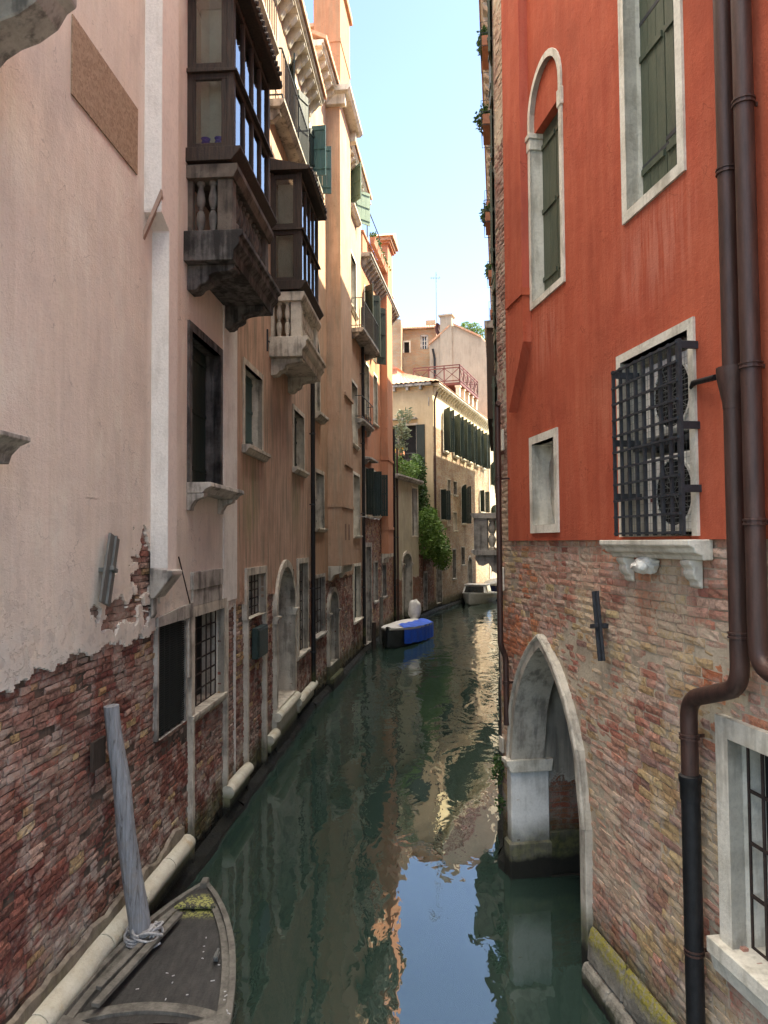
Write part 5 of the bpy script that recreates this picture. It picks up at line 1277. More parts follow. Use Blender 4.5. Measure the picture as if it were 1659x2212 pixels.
R1.part(MB().box(gb - .03, gb + .20, -.46, .09, -.5, .42), 'pillar_base', 'stone', gate, bevel=.02)
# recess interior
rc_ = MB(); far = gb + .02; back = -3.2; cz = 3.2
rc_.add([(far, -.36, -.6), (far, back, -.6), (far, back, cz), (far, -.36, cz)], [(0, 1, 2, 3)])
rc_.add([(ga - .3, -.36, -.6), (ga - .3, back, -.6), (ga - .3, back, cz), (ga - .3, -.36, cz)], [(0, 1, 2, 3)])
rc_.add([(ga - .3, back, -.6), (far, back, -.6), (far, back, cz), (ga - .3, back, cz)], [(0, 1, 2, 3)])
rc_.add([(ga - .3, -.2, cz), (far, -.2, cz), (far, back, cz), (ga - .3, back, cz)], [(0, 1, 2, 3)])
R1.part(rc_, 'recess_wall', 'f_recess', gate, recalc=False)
R1.part(MB().box(far - .05, far + .1, back, -.42, .02, .52).box(far - .08, far + .1, back, -.425, -.5, .02), 'recess_footing', 'footing_stone', gate, bevel=.01)
# windows
r = R1.rc(1151, 285, 680, 1226)
w, o = window(R1, (r[0], r[1], 6.54, 9.12), h=.42, fw=.07, depth=.15, proud=.05, fmat='stone_white', fill='dark', bottom=True)
# lintel soffit & tympanum in red
R1.part(MB().prism([(o[0], 8.50)] + [(o[1], 8.50)] + [(x, z) for x, z in reversed(arch_pts(o[0], o[1], o[3], o[4], 16))], 't', -.15, -.006), 'tympanum', 'f_red', w)
c = (o[0] + o[1]) / 2; ww = (o[1] - o[0]) / 2 - .004
for (x, sg) in ((o[0], 1), (o[1], -1)): R1.part(leaf(x, -.13, sg, 0, ww, o[2], 8.50, 0, 2), 'shutter', 'shutter', w)
R1.part(MB().box(o[1] - .02, o[1] + .09, -.14, .06, 8.32, 8.44).box(o[1] - .035, o[1] + .10, -.14, .075, 8.4401, 8.50), 'capital', 'stone_white', w, bevel=.006)
R1.part(MB().box(o[0] - .09, o[0] + .02, -.14, .06, 8.32, 8.50), 'capital', 'stone_white', w, bevel=.006)
r = R1.rc(1352, 100, 485, 1490)
w, o = window(R1, (r[0], r[1], 6.58, 9.1), fw=.085, depth=.15, proud=.05, fmat='stone_white', fill='closed', smat='shutter', bottom=True)
for zz in (7.0, 8.2):
    R1.part(MB().box(o[1] - .40, o[1] + .0, -.112, -.092, zz, zz + .035).box(o[0] + .0, o[0] + .38, -.112, -.092, zz + .05, zz + .085), 'hinge', 'iron', w)
r = R1.rc(1153, 946, 1152, 1214)
w, o = window(R1, r, fw=.085, depth=.34, proud=.05, fmat='stone_white', fill='dark', bottom=True)
R1.part(MB().box(o[0], o[0] + .42, -.30, -.26, o[2], o[3] - .05), 'old_board', 'boatwood', w)
R1.part(MB().blob((o[1] - .10, -.22, (o[2] + o[3]) / 2), (.08, .10, .55), 3, .35, 10, 16, 6), 'rough_masonry', 'stone', w, smooth=True, recalc=True)
# AC window
r = R1.rc(1346, 770, 1160, 1517)
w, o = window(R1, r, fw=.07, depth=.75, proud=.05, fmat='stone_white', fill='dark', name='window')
ACW = o
cg0 = R1.hit(1470, 950, .17)[0]; cg1 = R1.hit(1328, 980, .17)[0]; zt = R1.hit(1328, 800, .17)[1]; 
m = MB(); zb = 4.03
nv, nh = 8, 10
for i in range(nv + 1):
    s = cg0 + (cg1 - cg0) * i / nv; k = .022 if i in (0, nv) else .011
    m.box(s - (k if i < nv else .012), s + (k if i < nv else .012), .17 - .011, .17 + .011, zb, zt)
for j in range(nh + 1):
    z = zb + .02 + (zt - zb - .04) * j / nh; n_ = 24
    pts = [(cg0 + (cg1 - cg0) * i / (n_), .17 + .016 * (1 if i % 3 == 0 else .6), z) for i in range(n_ + 1)]
    for i in range(n_): m.bar(pts[i], pts[i + 1], .012, .017)
for z in (4.32, 4.75, 5.3):
    for s in (cg0, cg1): m.box(s - .012, s + .012, -.05, .158, z, z + .05)
R1.part(m, 'grille', 'iron', w)
# fine mesh in the window
m = MB(); n_ = int((o[1] - o[0]) / .05)
for i in range(n_ + 1): s = o[0] + (o[1] - o[0]) * i / n_; m.box(s - .0009, s + .0009, -.021, -.0195, o[2], o[3])
n_ = int((o[3] - o[2]) / .05)
for j in range(n_ + 1): z = o[2] + (o[3] - o[2]) * j / n_; m.box(o[0], o[1], -.019, -.0175, z - .0009, z + .0009)
R1.part(m, 'wire_mesh', 'tieiron', w)
R1.part(MB().box(o[0], o[1], -.60, -.05, 4.72, 4.76), 'shelf', 'iron', w)
def ac(z, lab):
    s0, s1 = o[0] + .02, o[0] + .80; t1 = -.05; hgt = .60; org = ((s0 + s1) / 2, -.3, z)
    t = R1.thing('air_conditioner', org, lab, 'air conditioner', 'outdoor air conditioning units behind the window grille')
    MB().box(s0, s1, -.42, t1, z + .02, z + hgt).build('casing', 'acwhite', t, off=org, bevel=.015)
    cx, cz_ = s0 + .35, z + hgt / 2 + .01; R_ = .245
    rim = MB(); N = 36
    for i in range(N):
        a, b_ = 2 * PI * i / N, 2 * PI * (i + 1) / N
        q = [(cx + R_ * math.cos(a), cz_ + R_ * math.sin(a)), (cx + R_ * math.cos(b_), cz_ + R_ * math.sin(b_)), (cx + (R_ + .02) * math.cos(b_), cz_ + (R_ + .02) * math.sin(b_)), (cx + (R_ + .02) * math.cos(a), cz_ + (R_ + .02) * math.sin(a))]
        rim.prism(q, 't', t1 - .01, t1 + .014)
    rim.build('fan_ring', 'acwhite', t, off=org)
    MB().prism([(cx + R_ * math.cos(2 * PI * k / 32), cz_ + R_ * math.sin(2 * PI * k / 32)) for k in range(32)], 't', t1 - .005, t1 + .002).build('fan_opening', 'dark', t, off=org)
    gm = MB()
    for k in range(-6, 7):
        dz = k * .038; x = math.sqrt(max(0, R_ * R_ - dz * dz)); gm.box(cx - x, cx + x, t1 + .006, t1 + .010, cz_ + dz - .003, cz_ + dz + .003)
    for k in range(6): a = PI * k / 6; gm.bar((cx - R_ * math.cos(a), t1 + .012, cz_ - R_ * math.sin(a)), (cx + R_ * math.cos(a), t1 + .012, cz_ + R_ * math.sin(a)), .004)
    gm.build('fan_guard', 'tieiron', t, off=org)
    MB().box(s0 + .1, s0 + .16, -.40, -.12, z - .0, z + .019).box(s1 - .16, s1 - .1, -.40, -.12, z - .0, z + .019).build('feet', 'iron', t, off=org)
    MB().box(s1 - .18, s1 - .08, t1, t1 + .002, z + hgt * .42, z + hgt * .47).build('badge', 'redwood', t, off=org)
ac(4.04, 'white air conditioning unit on the sill, the lower one in the grilled window')
ac(4.77, 'white air conditioning unit on the iron shelf, the upper one in the grilled window')
# carved sill
a, c = o[0] - .17, o[1] + .17
m = MB().prism([(0, 3.86), (.07, 3.86), (.08, 3.89), (.13, 3.91), (.14, 3.94), (.18, 3.96), (.18, 4.0), (0, 4.0)], 's', a, c)
sl = R1.part(m, 'carved_sill', 'stone_white', bevel=.006)
for s in (a + .12, c - .26):
    pr = [(0, 3.859), (.10, 3.859), (.10, 3.83), (.07, 3.80), (.08, 3.77), (.06, 3.73), (.03, 3.71), (.03, 3.68), (0, 3.66)]
    R1.part(MB().prism(pr, 's', s, s + .13), 'corbel', 'stone_white', sl, bevel=.008)
s, z = R1.hit(1413, 1221)
hd = MB().blob((s, .07, z), (.12, .10, .065), 4, .35, 18, 12, 3.0).blob((s - .06, .13, z - .005), (.05, .05, .045), 8, .3, 12, 8)
R1.solo(hd, 'carved_stone_head', 'plaster_head', (s, 0, z), 'worn white carved stone head with a black stain under the grilled window', 'carving', smooth=True)
# near barred window
r = [R1.hit(1562, 1800)[0] - 1.25, R1.hit(1562, 1800)[0], 1.42, 2.86]
w, o = window(R1, r, fw=.13, depth=.22, proud=.04, fmat='stone_white', fill='bars', ns=7, nz=4, sill=(.10, .22, .06))
# chimney breast at far end
c0 = R1.hit(1128, 500, .12)[0]; c1 = R1.hit(1095, 500, .12)[0]
R1.part(MB().prism([(c0, 6.2), (c1, 5.5), (c1, 6.72), (c0, 6.72)], 't', 0, .13).prism([(c0, 6.8), (c1, 6.8), (c1, 17), (c0, 17)], 't', 0, .13).prism([(c0 - .02, 6.72), (c1 + .02, 6.72), (c1 + .02, 6.80), (c0 - .02, 6.80)], 't', 0, .15), 'chimney_breast', 'f_red')
R1.part(MB().prism([(6.8, .002), (17, .002), (17, .129), (6.8, .129)], 's', c0 - .003, c0 - .0005) if False else MB().add([(c0 - .002, .02, 6.8), (c0 - .002, .131, 6.8), (c0 - .002, .131, 17), (c0 - .002, .02, 17)], [(0, 1, 2, 3)]), 'breast_side_shade', 'f_redshade', recalc=False)  # thin sheet on the near side, carries the painted side shading
# walls
bricks(R1, 0, RE, -.3, 4.0, pal_right, t=.004, bh=.067, bw=.255, jit=.9, gap=.013, seed=21, missing=.012, mat='brickmat_pale')
bricks(R1, R1.hit(1096, 800)[0], RE, 4.0, 17, lambda s_, z_, r_: pick(PNK, r_, .2), t=.004, bh=.067, bw=.255, jit=.9, gap=.013, seed=22, mat='brickmat_pale')
br = MB(); wall_sheet(R1, 0, RE, -.6, 4.0, t=-.014, mb=br); volume(R1, 0, RE, 4.0, 8, None, mb=br)
br.add([(R1.hit(1097, 800)[0], -.014, 4.0), (RE, -.014, 4.0), (RE, -.014, 17), (R1.hit(1097, 800)[0], -.014, 17)], [(0, 1, 2, 3)])
br2 = MB()
for f_ in br.f: pass
R1.part(br, 'wall', 'mortar_pale', recalc=False)
pw = MB(); pe = R1.hit(1095, 800, .02)[0]
wall_sheet(R1, 0, pe, 4.0, 17, t=.03, mb=pw)
pw.add([(0, 0, 4.0), (pe, 0, 4.0), (pe, .03, 4.0), (0, .03, 4.0)], [(0, 1, 2, 3)]); pw.add([(pe, 0, 4.0), (pe, .025, 4.0), (pe, .025, 17), (pe, 0, 17)], [(0, 1, 2, 3)])
pw.add([(0, .025, 4), (0, -8, 4), (0, -8, 17), (0, .025, 17)], [(0, 1, 2, 3)]); pw.add([(RE, 0, 4), (RE, -8, 4), (RE, -8, 17), (RE, 0, 17)], [(0, 1, 2, 3)]); pw.add([(0, -8, 4), (RE, -8, 4), (RE, -8, 17), (0, -8, 17)], [(0, 1, 2, 3)])
R1.part(pw, 'plaster_wall', 'f_red', recalc=False)
R1.part(MB().box(-.1, RE, -8, .3, 17, 17.15), 'roof', 'tiles')
# stone corner blocks
for (ya, yb) in ((1590, 1622), (1225, 1275), (930, 975)):
    s, za = R1.hit(1084, ya); _, zb_ = R1.hit(1084, yb)
    R1.part(MB().box(s - .10, RE + .03, 0, .03, zb_, za), 'corner_block', 'stone_white', bevel=.006)
# mossy stone plinth, near the camera
M['mossy'] = None
def mk_mossy():
    g = G('mossy_plinth'); tc, x, y, z = g.coords()
    n = g.noise(tc, 6, 5, .65); n2 = g.noise(tc, 30, 4, .7)
    c = g.mix(g.rng(n, .4, .6), (.17, .155, .13), (.28, .26, .22))
    top = g.math('ADD', z, g.math('MULTIPLY', g.math('SUBTRACT', n, .5), .25))
    c = g.mix(g.math('MULTIPLY', g.rng(top, .33, .44), g.rng(n2, .38, .55)), c, (.26, .23, .04))
    c = g.mix(g.rng(top, .17, .08), c, (.05, .052, .028)); c = g.mix(g.rng(top, .08, .03), c, (.012, .012, .01))
    return g.finish(c, .8, g.math('ADD', g.math('MULTIPLY', n2, .012), g.math('MULTIPLY', n, .04)))
M['mossy'] = mk_mossy()
m = MB(); s = 0.0; 
while s < ga - .16:
    e = min(s + random.uniform(.7, 1.1), ga - .15)
    m.prism([(0, .52), (.035, .50), (.06, .42), (.065, .20), (0, .20)], 's', s + .008, e - .008)
    m.prism([(0, .20), (.10, .19), (.13, .12), (.14, -.5), (0, -.5)], 's', s + .2, e + .19 if e < ga - .2 else e); s = e
R1.part(m, 'mossy_plinth', 'mossy', bevel=.02, rough=.02)
sa = R1.hit(1253, 1800)[0]
foot(R1, gb + .16, RE)
# climber on the pillar edge
plant(R1, 'wall_weed', [(RE - .05, .08, 1.15, .08, .07, .22), (RE - .1, .08, .75, .05, .05, .1)], 260, .05, 'leaf_dark', 'small green wall weed growing from the brick corner beside the water gate', 'weed', seed=44)
# tie plate
tie(R1, 1286, 1277, 1300, 1428, .08, .10, 'dark grey iron tie plate with a cross pin leaning on the right hand brick wall', mat='iron')
# pipes
sA = R1.hit(1571, 400, .11)[0]; sB_ = R1.hit(1489, 1600, .11)[0]
zb1 = R1.hit(1585, 1475, .11)[1]; zb2 = R1.hit(1505, 1513, .11)[1]
sA2 = sA - .0
pr = pipe_thing(R1, 'drainpipe', [(sA, .11, 13), (sA, .11, zb1 - .02), (sB_, .11, zb2 - .01), (sB_, .11, 2.4), (sB_, .11, .1)], .057, 'pipe', 'brown metal drainpipe with a funnel that bends to the left low on the red house', rings=[(sA, .11, z) for z in (6.28, 5.0, 3.42, 8.6)] + [(sB_, .11, 2.67), (sB_, .11, 1.25), (sB_, .11, .62)], brk='pipe')
org = (sB_, .11, .1)
MB().lathe(sB_, .11, [(.061, .55), (.062, 2.25), (.068, 2.25), (.069, 2.36), (.075, 2.37), (.076, 2.41), (.06, 2.42)], 16).build('iron_section', 'pipe_black', pr, off=org, smooth=True)
zf0, zf1 = R1.hit(1565, 888, .11)[1], R1.hit(1565, 800, .11)[1]
MB().lathe(sA, .11, [(.059, zf0), (.060, zf0 + .04), (.088, zf0 + .18), (.092, zf0 + .22), (.092, zf1), (.059, zf1 + .002)], 20).build('funnel', 'pipe', pr, off=org, smooth=True)
p0 = R1.hit(1545, 815, .11); p1 = R1.hit(1492, 827, .08)
MB().tube([(p0[0], .11, p0[1]), (p1[0], .06, p1[1] + .0), (p1[0] + .05, .04, p1[1] - .02)], .019, 10).build('side_pipe', 'pipe_black', pr, off=org, smooth=True)
sC = R1.hit(1611, 400, .12)[0]; zc_ = R1.hit(1628, 1420, .12)[1]
pipe_thing(R1, 'drainpipe', [(sC, .12, 13), (sC, .12, zc_ - .05), (sC - .7, .12, zc_ - .15)], .057, 'pipe', 'straight brown drainpipe bending right at its foot, nearest to the camera on the red house', rings=[(sC, .12, z) for z in (6.6, 5.02, 4.1, 8.7)], brk='pipe')
sD = R1.hit(1095, 1000, .06)[0]; z0_ = R1.hit(1092, 1560, .06)[1]; z1_ = R1.hit(1095, 872, .06)[1]
pipe_thing(R1, 'drainpipe', [(sD - .05, .17, z1_), (sD, .07, z1_ - .3) if False else (sD, .17, z1_ - .02), (sD, .17, 2.75), (sD + .05, .09, 2.6), (sD + .05, .09, z0_)], .035, 'pipe', 'slim brown drainpipe on the far corner of the red house above the pillar', rings=[(sD, .17, 4.75), (sD + .05, .09, 2.3)], brk='pipe')

# ================================================================ R2 row behind the red house
p = R1.w((RE, 0, 0))
R2 = B('grey_brick_house', p.x, p.y, .1555, 1, 'grey brick house just past the red house with a stone balustrade balcony over the canal', 'house')
for s in (3.0, 6.5, 9.5, 13, 16.5, 20, 24, 28):
    for z in (1.5, 5.0, 8.6, 12.2):
        window(R2, (s, s + 1.0, z, z + 1.8), fw=.09, depth=.2, proud=.01, fmat='stone', fill='open' if z > 3 else 'bars', smat='shutter', ang=3.05 if z > 3 else 0)
wall = MB(); wall_sheet(R2, 0, 33, -.6, 16.2, mb=wall); volume(R2, 0, 33, 16.2, 8, None, mb=wall); R2.part(wall, 'wall', 'f_rbrick', recalc=False)
cornice(R2, 0, 33, 16.2, .26, .5, 'stone_mid', .25); roof(R2, 0, 33, 16.201, 8, .30)
foot(R2, 0, 33, .05)
# balustrade balcony
b0 = R2.hit(1025, 1200, .55)[0]; b1 = b0 + 1.6; zt, zb = 4.62, 3.80; pj = .56
bal = R2.part(MB().prism([(0, zb - .12), (pj - .02, zb - .12), (pj + .06, zb - .05), (pj + .06, zb), (0, zb)], 's', b0 - .06, b1 + .06), 'balcony', 'stone_mid', bevel=.004)
R2.part(MB().prism([(0, zt - .12), (pj + .0, zt - .12), (pj + .07, zt - .03), (pj + .07, zt), (0, zt)], 's', b0 - .06, b1 + .06), 'top_rail', 'stone_mid', bal, bevel=.004)
for s in (b0, b1 - .2): R2.part(MB().box(s, s + .2, pj - .30, pj - .0, zb, zt - .12).box(s - .01, s + .21, pj - .24, pj - .06, zb + .08, zt - .2), 'pedestal', 'stone_mid', bal)
R2.part(baluster_mb(b0 + .1, .16, zb, zt - zb - .12, 1.5), 'baluster', 'stone', bal, smooth=True); R2.part(baluster_mb(b1 - .1, .16, zb, zt - zb - .12, 1.5), 'baluster', 'stone', bal, smooth=True)
for k in range(5): R2.part(baluster_mb(b0 + .34 + k * .23, pj - .14, zb, zt - zb - .12, 1.4), 'baluster', 'stone', bal, smooth=True)
for s in (b0 + .05, b1 - .3):
    cp = [(0, zb - .121), (pj - .03, zb - .121), (pj - .02, zb - .2), (pj - .1, zb - .34), (pj - .2, zb - .36), (pj - .32, zb - .30), (.12, zb - .5), (0, zb - .56)]
    R2.part(MB().prism(cp, 's', s, s + .25), 'console', 'stone_mid', bal, bevel=.006)
# dark wooden bay further on
s = 12.4
bw = R2.part(MB().box(s, s + 8, 0, .30, 7.6, 10.3).box(s + .4, s + 7.6, .0, .16, 7.0, 7.6), 'wooden_bay', 'door')
R2.part(MB().prism([(0, 10.3), (.30, 10.3), (.36, 10.42), (.36, 10.52), (0, 10.52)], 's', s - .08, s + 8.08), 'cornice', 'stone_mid', bw)
for k in range(6): R2.part(MB().box(s + .2 + k * 1.3, s + 1.3 + k * 1.3, .301, .305, 8.7, 10.1), 'pane', 'pane_dark', bw)
for k, (s, z) in enumerate(((6.4, 13.1), (8.6, 11.9), (10.4, 13.0), (14.5, 12.6), (6.6, 15.0), (18.0, 12.4))):
    org = (s, .06, z); t_ = R2.thing('window_box', org, ['terracotta window box with bushy green plant hanging over the canal, nearest on the right row', 'terracotta window box below the nearest plant on the right row', 'third terracotta window box along the right row of houses', 'fourth terracotta window box along the right row of houses', 'highest terracotta window box under the eaves on the right', 'farthest terracotta window box on the right row of houses'][k], 'window box', 'window boxes on the right row')
    MB().box(s, s + .9, .04, .24, z, z + .22).build('box', 'terracotta', t_, off=org, bevel=.005)
    m = MB()
    for i in range(8): m.tube([(s - .03 + i * .137, .27, z - .05), (s - .03 + i * .137, .27, z + .5)], .006, 4)
    for zz in (z - .04, z + .25, z + .5): m.tube([(s - .03, .0, zz), (s - .03, .27, zz), (s + .93, .27, zz), (s + .93, 0, zz)], .007, 4)
    m.build('railing', 'iron', t_, off=org)
    if k in (0, 1, 3, 4): foliage([(s + .45, .20, z + .35, .42, .13 if k else .20, .22)], 420, .10, k + 50, .3).build('plant', 'leaf_dark', t_, off=org, recalc=False)
p = R2.w((33, 0, 0))
R3 = B('bend_house', p.x + .1, p.y, .35, 1, 'pale house on the right bank beyond the bend', 'house')
for s in (2, 5, 8, 11):
    for z in (1.5, 5.0, 9): window(R3, (s, s + 1.0, z, z + 1.8), fw=.09, depth=.2, fmat='stone', fill='open', smat='shutter_dark', ang=2.8)
wall = MB(); wall_sheet(R3, 0, 13.5, -.6, 13.8, mb=wall); volume(R3, 0, 13.5, 13.8, 8, None, mb=wall); R3.part(wall, 'wall', 'f_farpale', recalc=False)
roof(R3, 0, 13.5, 13.801, 8, .3)

# ================================================================ mooring pole
base = at_z(301, 2012, .45); base = at_y(301, 2012, 6.75)
top = Vector((L1.w((0, .11, 0)) + L1.d * (L1.hit(238, 1525, .1)[0])).to_tuple()[:2] + (L1.hit(238, 1525, .1)[1],))
dirv = (top - base).normalized(); bot = base - dirv * 1.3
pl = MB(); N = 26
pts = [bot.lerp(top, i / N) + Vector((.008 * math.sin(i * .7), .008 * math.cos(i * .5), 0)) for i in range(N + 1)]
loc = Vector((base.x, base.y, 0))
pl.tube([q - loc for q in pts], .112, 20, .068)
vv = []
for (x, y, z) in pl.v:
    nn = mnoise.noise(Vector((x * 9, y * 9, z * 2))) * .008; vv.append((x + nn, y + nn, z))
pl.v = vv
po = pl.build('mooring_pole', 'pole', smooth=True); po.location = loc
tag(po, 'thick bleached grey wooden mooring pole leaning against the brick wall by the boat', 'mooring pole')

# ================================================================ wooden boat (near, left)
def hull_mesh(L, hb, sheer, keel, chine=.78, n=28, thick=.035):
    mb = MB(); vs = []; fs = []; K = 9
    for i in range(n + 1):
        u = i / n; b_, g_, k_ = hb(u), sheer(u), keel(u); x = L * u
        prof = [(b_, g_), (b_ * .97, g_ * .6 + k_ * .4), (b_ * chine, g_ * .15 + k_ * .85), (b_ * .4, k_), (0, k_)]
        ring = prof + [(-y, z) for y, z in reversed(prof[:-1])]
        for y, z in ring: vs.append((x, y, z))
    for i in range(n):
        for k in range(K - 1): fs.append((i * K + k, (i + 1) * K + k, (i + 1) * K + k + 1, i * K + k + 1))
    fs.append(tuple(range(K))); mb.add(vs, fs); return mb
def strip(L, y0, y1, z0, z1, u0, u1, n=28, side=1):
    """band following functions y(u), z(u)"""
    mb = MB(); vs = []; fs = []
    for i in range(n + 1):
        u = u0 + (u1 - u0) * i / n; x = L * u
        for (y, z) in ((y0(u), z0(u)), (y1(u), z0(u)), (y1(u), z1(u)), (y0(u), z1(u))): vs.append((x, side * y, z))
    for i in range(n):
        for k in range(4): fs.append((i * 4 + k, i * 4 + (k + 1) % 4, (i + 1) * 4 + (k + 1) % 4, (i + 1) * 4 + k))
    fs += [(0, 1, 2, 3), (n * 4 + 3, n * 4 + 2, n * 4 + 1, n * 4)]
    mb.add(vs, fs); return mb
L_ = 5.9
tip = at_z(456, 1908, .52)
broot = bpy.data.objects.new('wooden_boat', None); C.objects.link(broot)
broot.location = (tip.x, tip.y - L_, 0); broot.rotation_euler = (0, 0, PI / 2 + .01)
tag(broot, 'old flat dark wooden boat with decked bow moored beside the mooring pole', 'boat')
hb = lambda u: .70 * max(0.0, 1 - u ** 5.5) ** .97 * (1 if u > .25 else .8 + .2 * u / .25) + .012
sh = lambda u: .43 + .10 * max(0, u - .5) ** 2 * 4 * .9
ke = lambda u: -.12 + .35 * max(0, u - .75) ** 2 * 8
hull_mesh(L_, hb, sh, ke).build('hull', 'boat_dark', broot, recalc=True)
for sd in (1, -1):
    strip(L_, lambda u: hb(u) - .035, lambda u: hb(u) + .02, lambda u: sh(u) - .05, lambda u: sh(u) + .02, 0, .998, side=sd).build('gunwale', 'boatwood', broot)
    strip(L_, lambda u: max(.0, hb(u) - .10), lambda u: max(.0, hb(u) - .036), lambda u: sh(u) - .06, lambda u: sh(u) - .015, .66, .985, side=sd).build('inner_rail', 'boatwood', broot)
# deck
dk = MB(); n = 26; vs = []; fs = []
for i in range(n + 1):
    u = .655 + (.985 - .655) * i / n
    for k in range(9):
        y = (hb(u) - .05) * (-1 + k / 4); vs.append((L_ * u, y, sh(u) - .075 + .05 * (1 - (y / .7) ** 2) * min(1, (1 - u) * 8)))
for i in range(n):
    for k in range(8): fs.append((i * 9 + k, i * 9 + k + 1, (i + 1) * 9 + k + 1, (i + 1) * 9 + k))
dk.add(vs, fs); dk.build('deck', 'deck', broot, recalc=False, smooth=True)
# curved coaming
for (u, w_, h_, mt, nm) in ((.655, .11, .035, 'boatwood', 'deck_beam'), (.625, .03, .05, 'boatwood', 'coaming')):
    cm = MB(); N = 16; yy = hb(u) - .04
    for i in range(N):
        ya, yb = -yy + 2 * yy * i / N, -yy + 2 * yy * (i + 1) / N
        f = lambda y: L_ * u + .10 * (1 - (y / yy) ** 2)
        g2 = lambda y: sh(u) - .04 + .045 * (1 - (y / yy) ** 2)
        cm.add([(f(ya), ya, g2(ya)), (f(yb), yb, g2(yb)), (f(yb) + w_, yb, g2(yb)), (f(ya) + w_, ya, g2(ya)), (f(ya), ya, g2(ya) - h_ - .05), (f(yb), yb, g2(yb) - h_ - .05), (f(yb) + w_, yb, g2(yb) - h_), (f(ya) + w_, ya, g2(ya) - h_)],
               [(0, 1, 2, 3), (4, 7, 6, 5), (0, 4, 5, 1), (2, 6, 7, 3), (1, 5, 6, 2), (0, 3, 7, 4)])
    cm.build(nm, mt, broot, rough=.003)
# bow cap, cross boards, cleats, floor
MB().prism([(L_ * .925, -.20), (L_ * .99, -.035), (L_ * 1.0, 0), (L_ * .99, .035), (L_ * .925, .20)], 'z', sh(.96) - .03, sh(.96) + .0).build('bow_cap', 'deck', broot, bevel=.005)
MB().box(L_ * .985, L_ + .04, -.035, .035, sh(1) - .3, sh(1) + .05).build('stem_post', 'boatwood', broot, bevel=.01)
MB().box(0.1, L_ * .655, -.55, .55, .02, .06).build('floor', 'boat_dark', broot)
for sd in (1, -1): MB().prism([(L_ * .60, sd * .64), (L_ * .60, sd * .40), (L_ * .645, sd * .36), (L_ * .665, sd * .62)], 'z', .40, .455).build('knee', 'boatwood', broot, bevel=.006)
MB().box(L_ * .785, L_ * .80, -.40, -.36, sh(.8) - .03, sh(.8) + .01).tube([(L_ * .78, -.38, sh(.8) + .015), (L_ * .805, -.38, sh(.8) + .015)], .012, 8).build('cleat', 'tieiron', broot, bevel=.003)
# two loose planks
def on_deck(px, py, z): 
    return at_z(px, py, z)
for (a_, c_, w_, lab) in (((388, 1973), (205, 2172), .07, 'long grey plank lying on the boat deck, the one nearer the middle'), ((366, 1978), (212, 2135), .05, 'shorter brown plank lying on the boat deck, the one nearer the rope')):
    q0 = on_deck(*a_, .52); q1 = on_deck(*c_, .50); md = (q0 + q1) / 2; o_ = MB().bar(q0 - md, q1 - md, w_, .035).build('plank', 'boatwood', bevel=.004, rough=.004); o_.location = md
    tag(o_, lab, 'plank', 'loose planks on the boat')
lt = MB(); rl_ = random.Random(11)
for _ in range(34):
    px_, py_ = rl_.uniform(250, 495), rl_.uniform(1990, 2190)
    if py_ < 2212 - (px_ - 130) * .82 + 60: continue
    q = at_z(px_, py_, .512); a_ = rl_.uniform(0, PI); l_ = rl_.uniform(.006, .016)
    lt.obox((q.x, q.y, q.z), ((math.cos(a_), math.sin(a_), 0), (-math.sin(a_), math.cos(a_), 0), (0, 0, 1)), (l_, .004, .002))
tag(lt.build('dry_litter', 'rope'), None, None, kind='stuff')
# rope coil
rp = MB(); rr = random.Random(5); cc = at_z(322, 2022, .52)
def rope_loop(c, R, tilt, k, ph):
    pts = []
    for i in range(22): a = 2 * PI * i / 21 * k + ph; pts.append(Vector((c.x + R[0] * math.cos(a), c.y + R[1] * math.sin(a), c.z + tilt * math.sin(a * 1.3 + ph) + .004 * i)))
    return pts
loc = Vector((cc.x, cc.y, .45))
for i in range(7): rp.tube([q - loc for q in rope_loop(cc + Vector((rr.uniform(-.04, .05), rr.uniform(-.06, .04), .0)), (rr.uniform(.05, .11), rr.uniform(.04, .09)), rr.uniform(.02, .05), rr.uniform(.8, 1.2), rr.uniform(0, 6))], .011, 8)
bc = at_z(304, 2000, .52)
for i in range(3): rp.tube([Vector((base.x + .125 * math.cos(a) , base.y + .125 * math.sin(a), .47 + i * .025)) - loc for a in [2 * PI * k / 20 for k in range(21)]], .011, 8)
q = at_z(290, 2005, .52); rp.tube([q - loc + Vector(v) for v in ((.05, .05, .02), (-.04, .04, .04), (-.06, -.02, 0), (-.03, -.09, -.08), (.0, -.13, -.10))], .012, 8)
q = at_z(330, 2050, .47); rp.tube([q - loc + Vector(v) for v in ((.05, .06, .02), (.0, .03, .0), (-.05, .0, .0), (-.06, -.04, 0), (-.04, -.05, 0))], .009, 8)
ro = rp.build('mooring_rope', 'rope', smooth=True); ro.location = loc
tag(ro, 'knotted pale grey rope tying the wooden boat to the leaning mooring pole', 'rope')

# ================================================================ blue covered boat
def boat_root(name, bow, stern, label):
    d = bow - stern; r = bpy.data.objects.new(name, None); C.objects.link(r); r.location = (stern.x, stern.y, 0); r.rotation_euler = (0, 0, math.atan2(d.y, d.x)); tag(r, label, 'boat'); return r, d.length
rt, Lb = boat_root('covered_motorboat', Vector((.08, 27.7, 0)), Vector((1.28, 31.4, 0)), 'small dark motorboat under a pale cover with a bright blue tarpaulin over its side')
hb2 = lambda u: .74 * max(0, 1 - u ** 3.2) ** .8 + .02; sh2 = lambda u: .62 + .14 * u * u; ke2 = lambda u: -.15 + .5 * max(0, u - .7) ** 2 * 5
hull_mesh(Lb, hb2, sh2, ke2).build('hull', 'boat_dark', rt)
for sd in (1, -1): strip(Lb, lambda u: hb2(u) - .03, lambda u: hb2(u) + .03, lambda u: sh2(u) - .06, lambda u: sh2(u) + .01, 0, .99, side=sd).build('gunwale', 'boat_grey', rt)
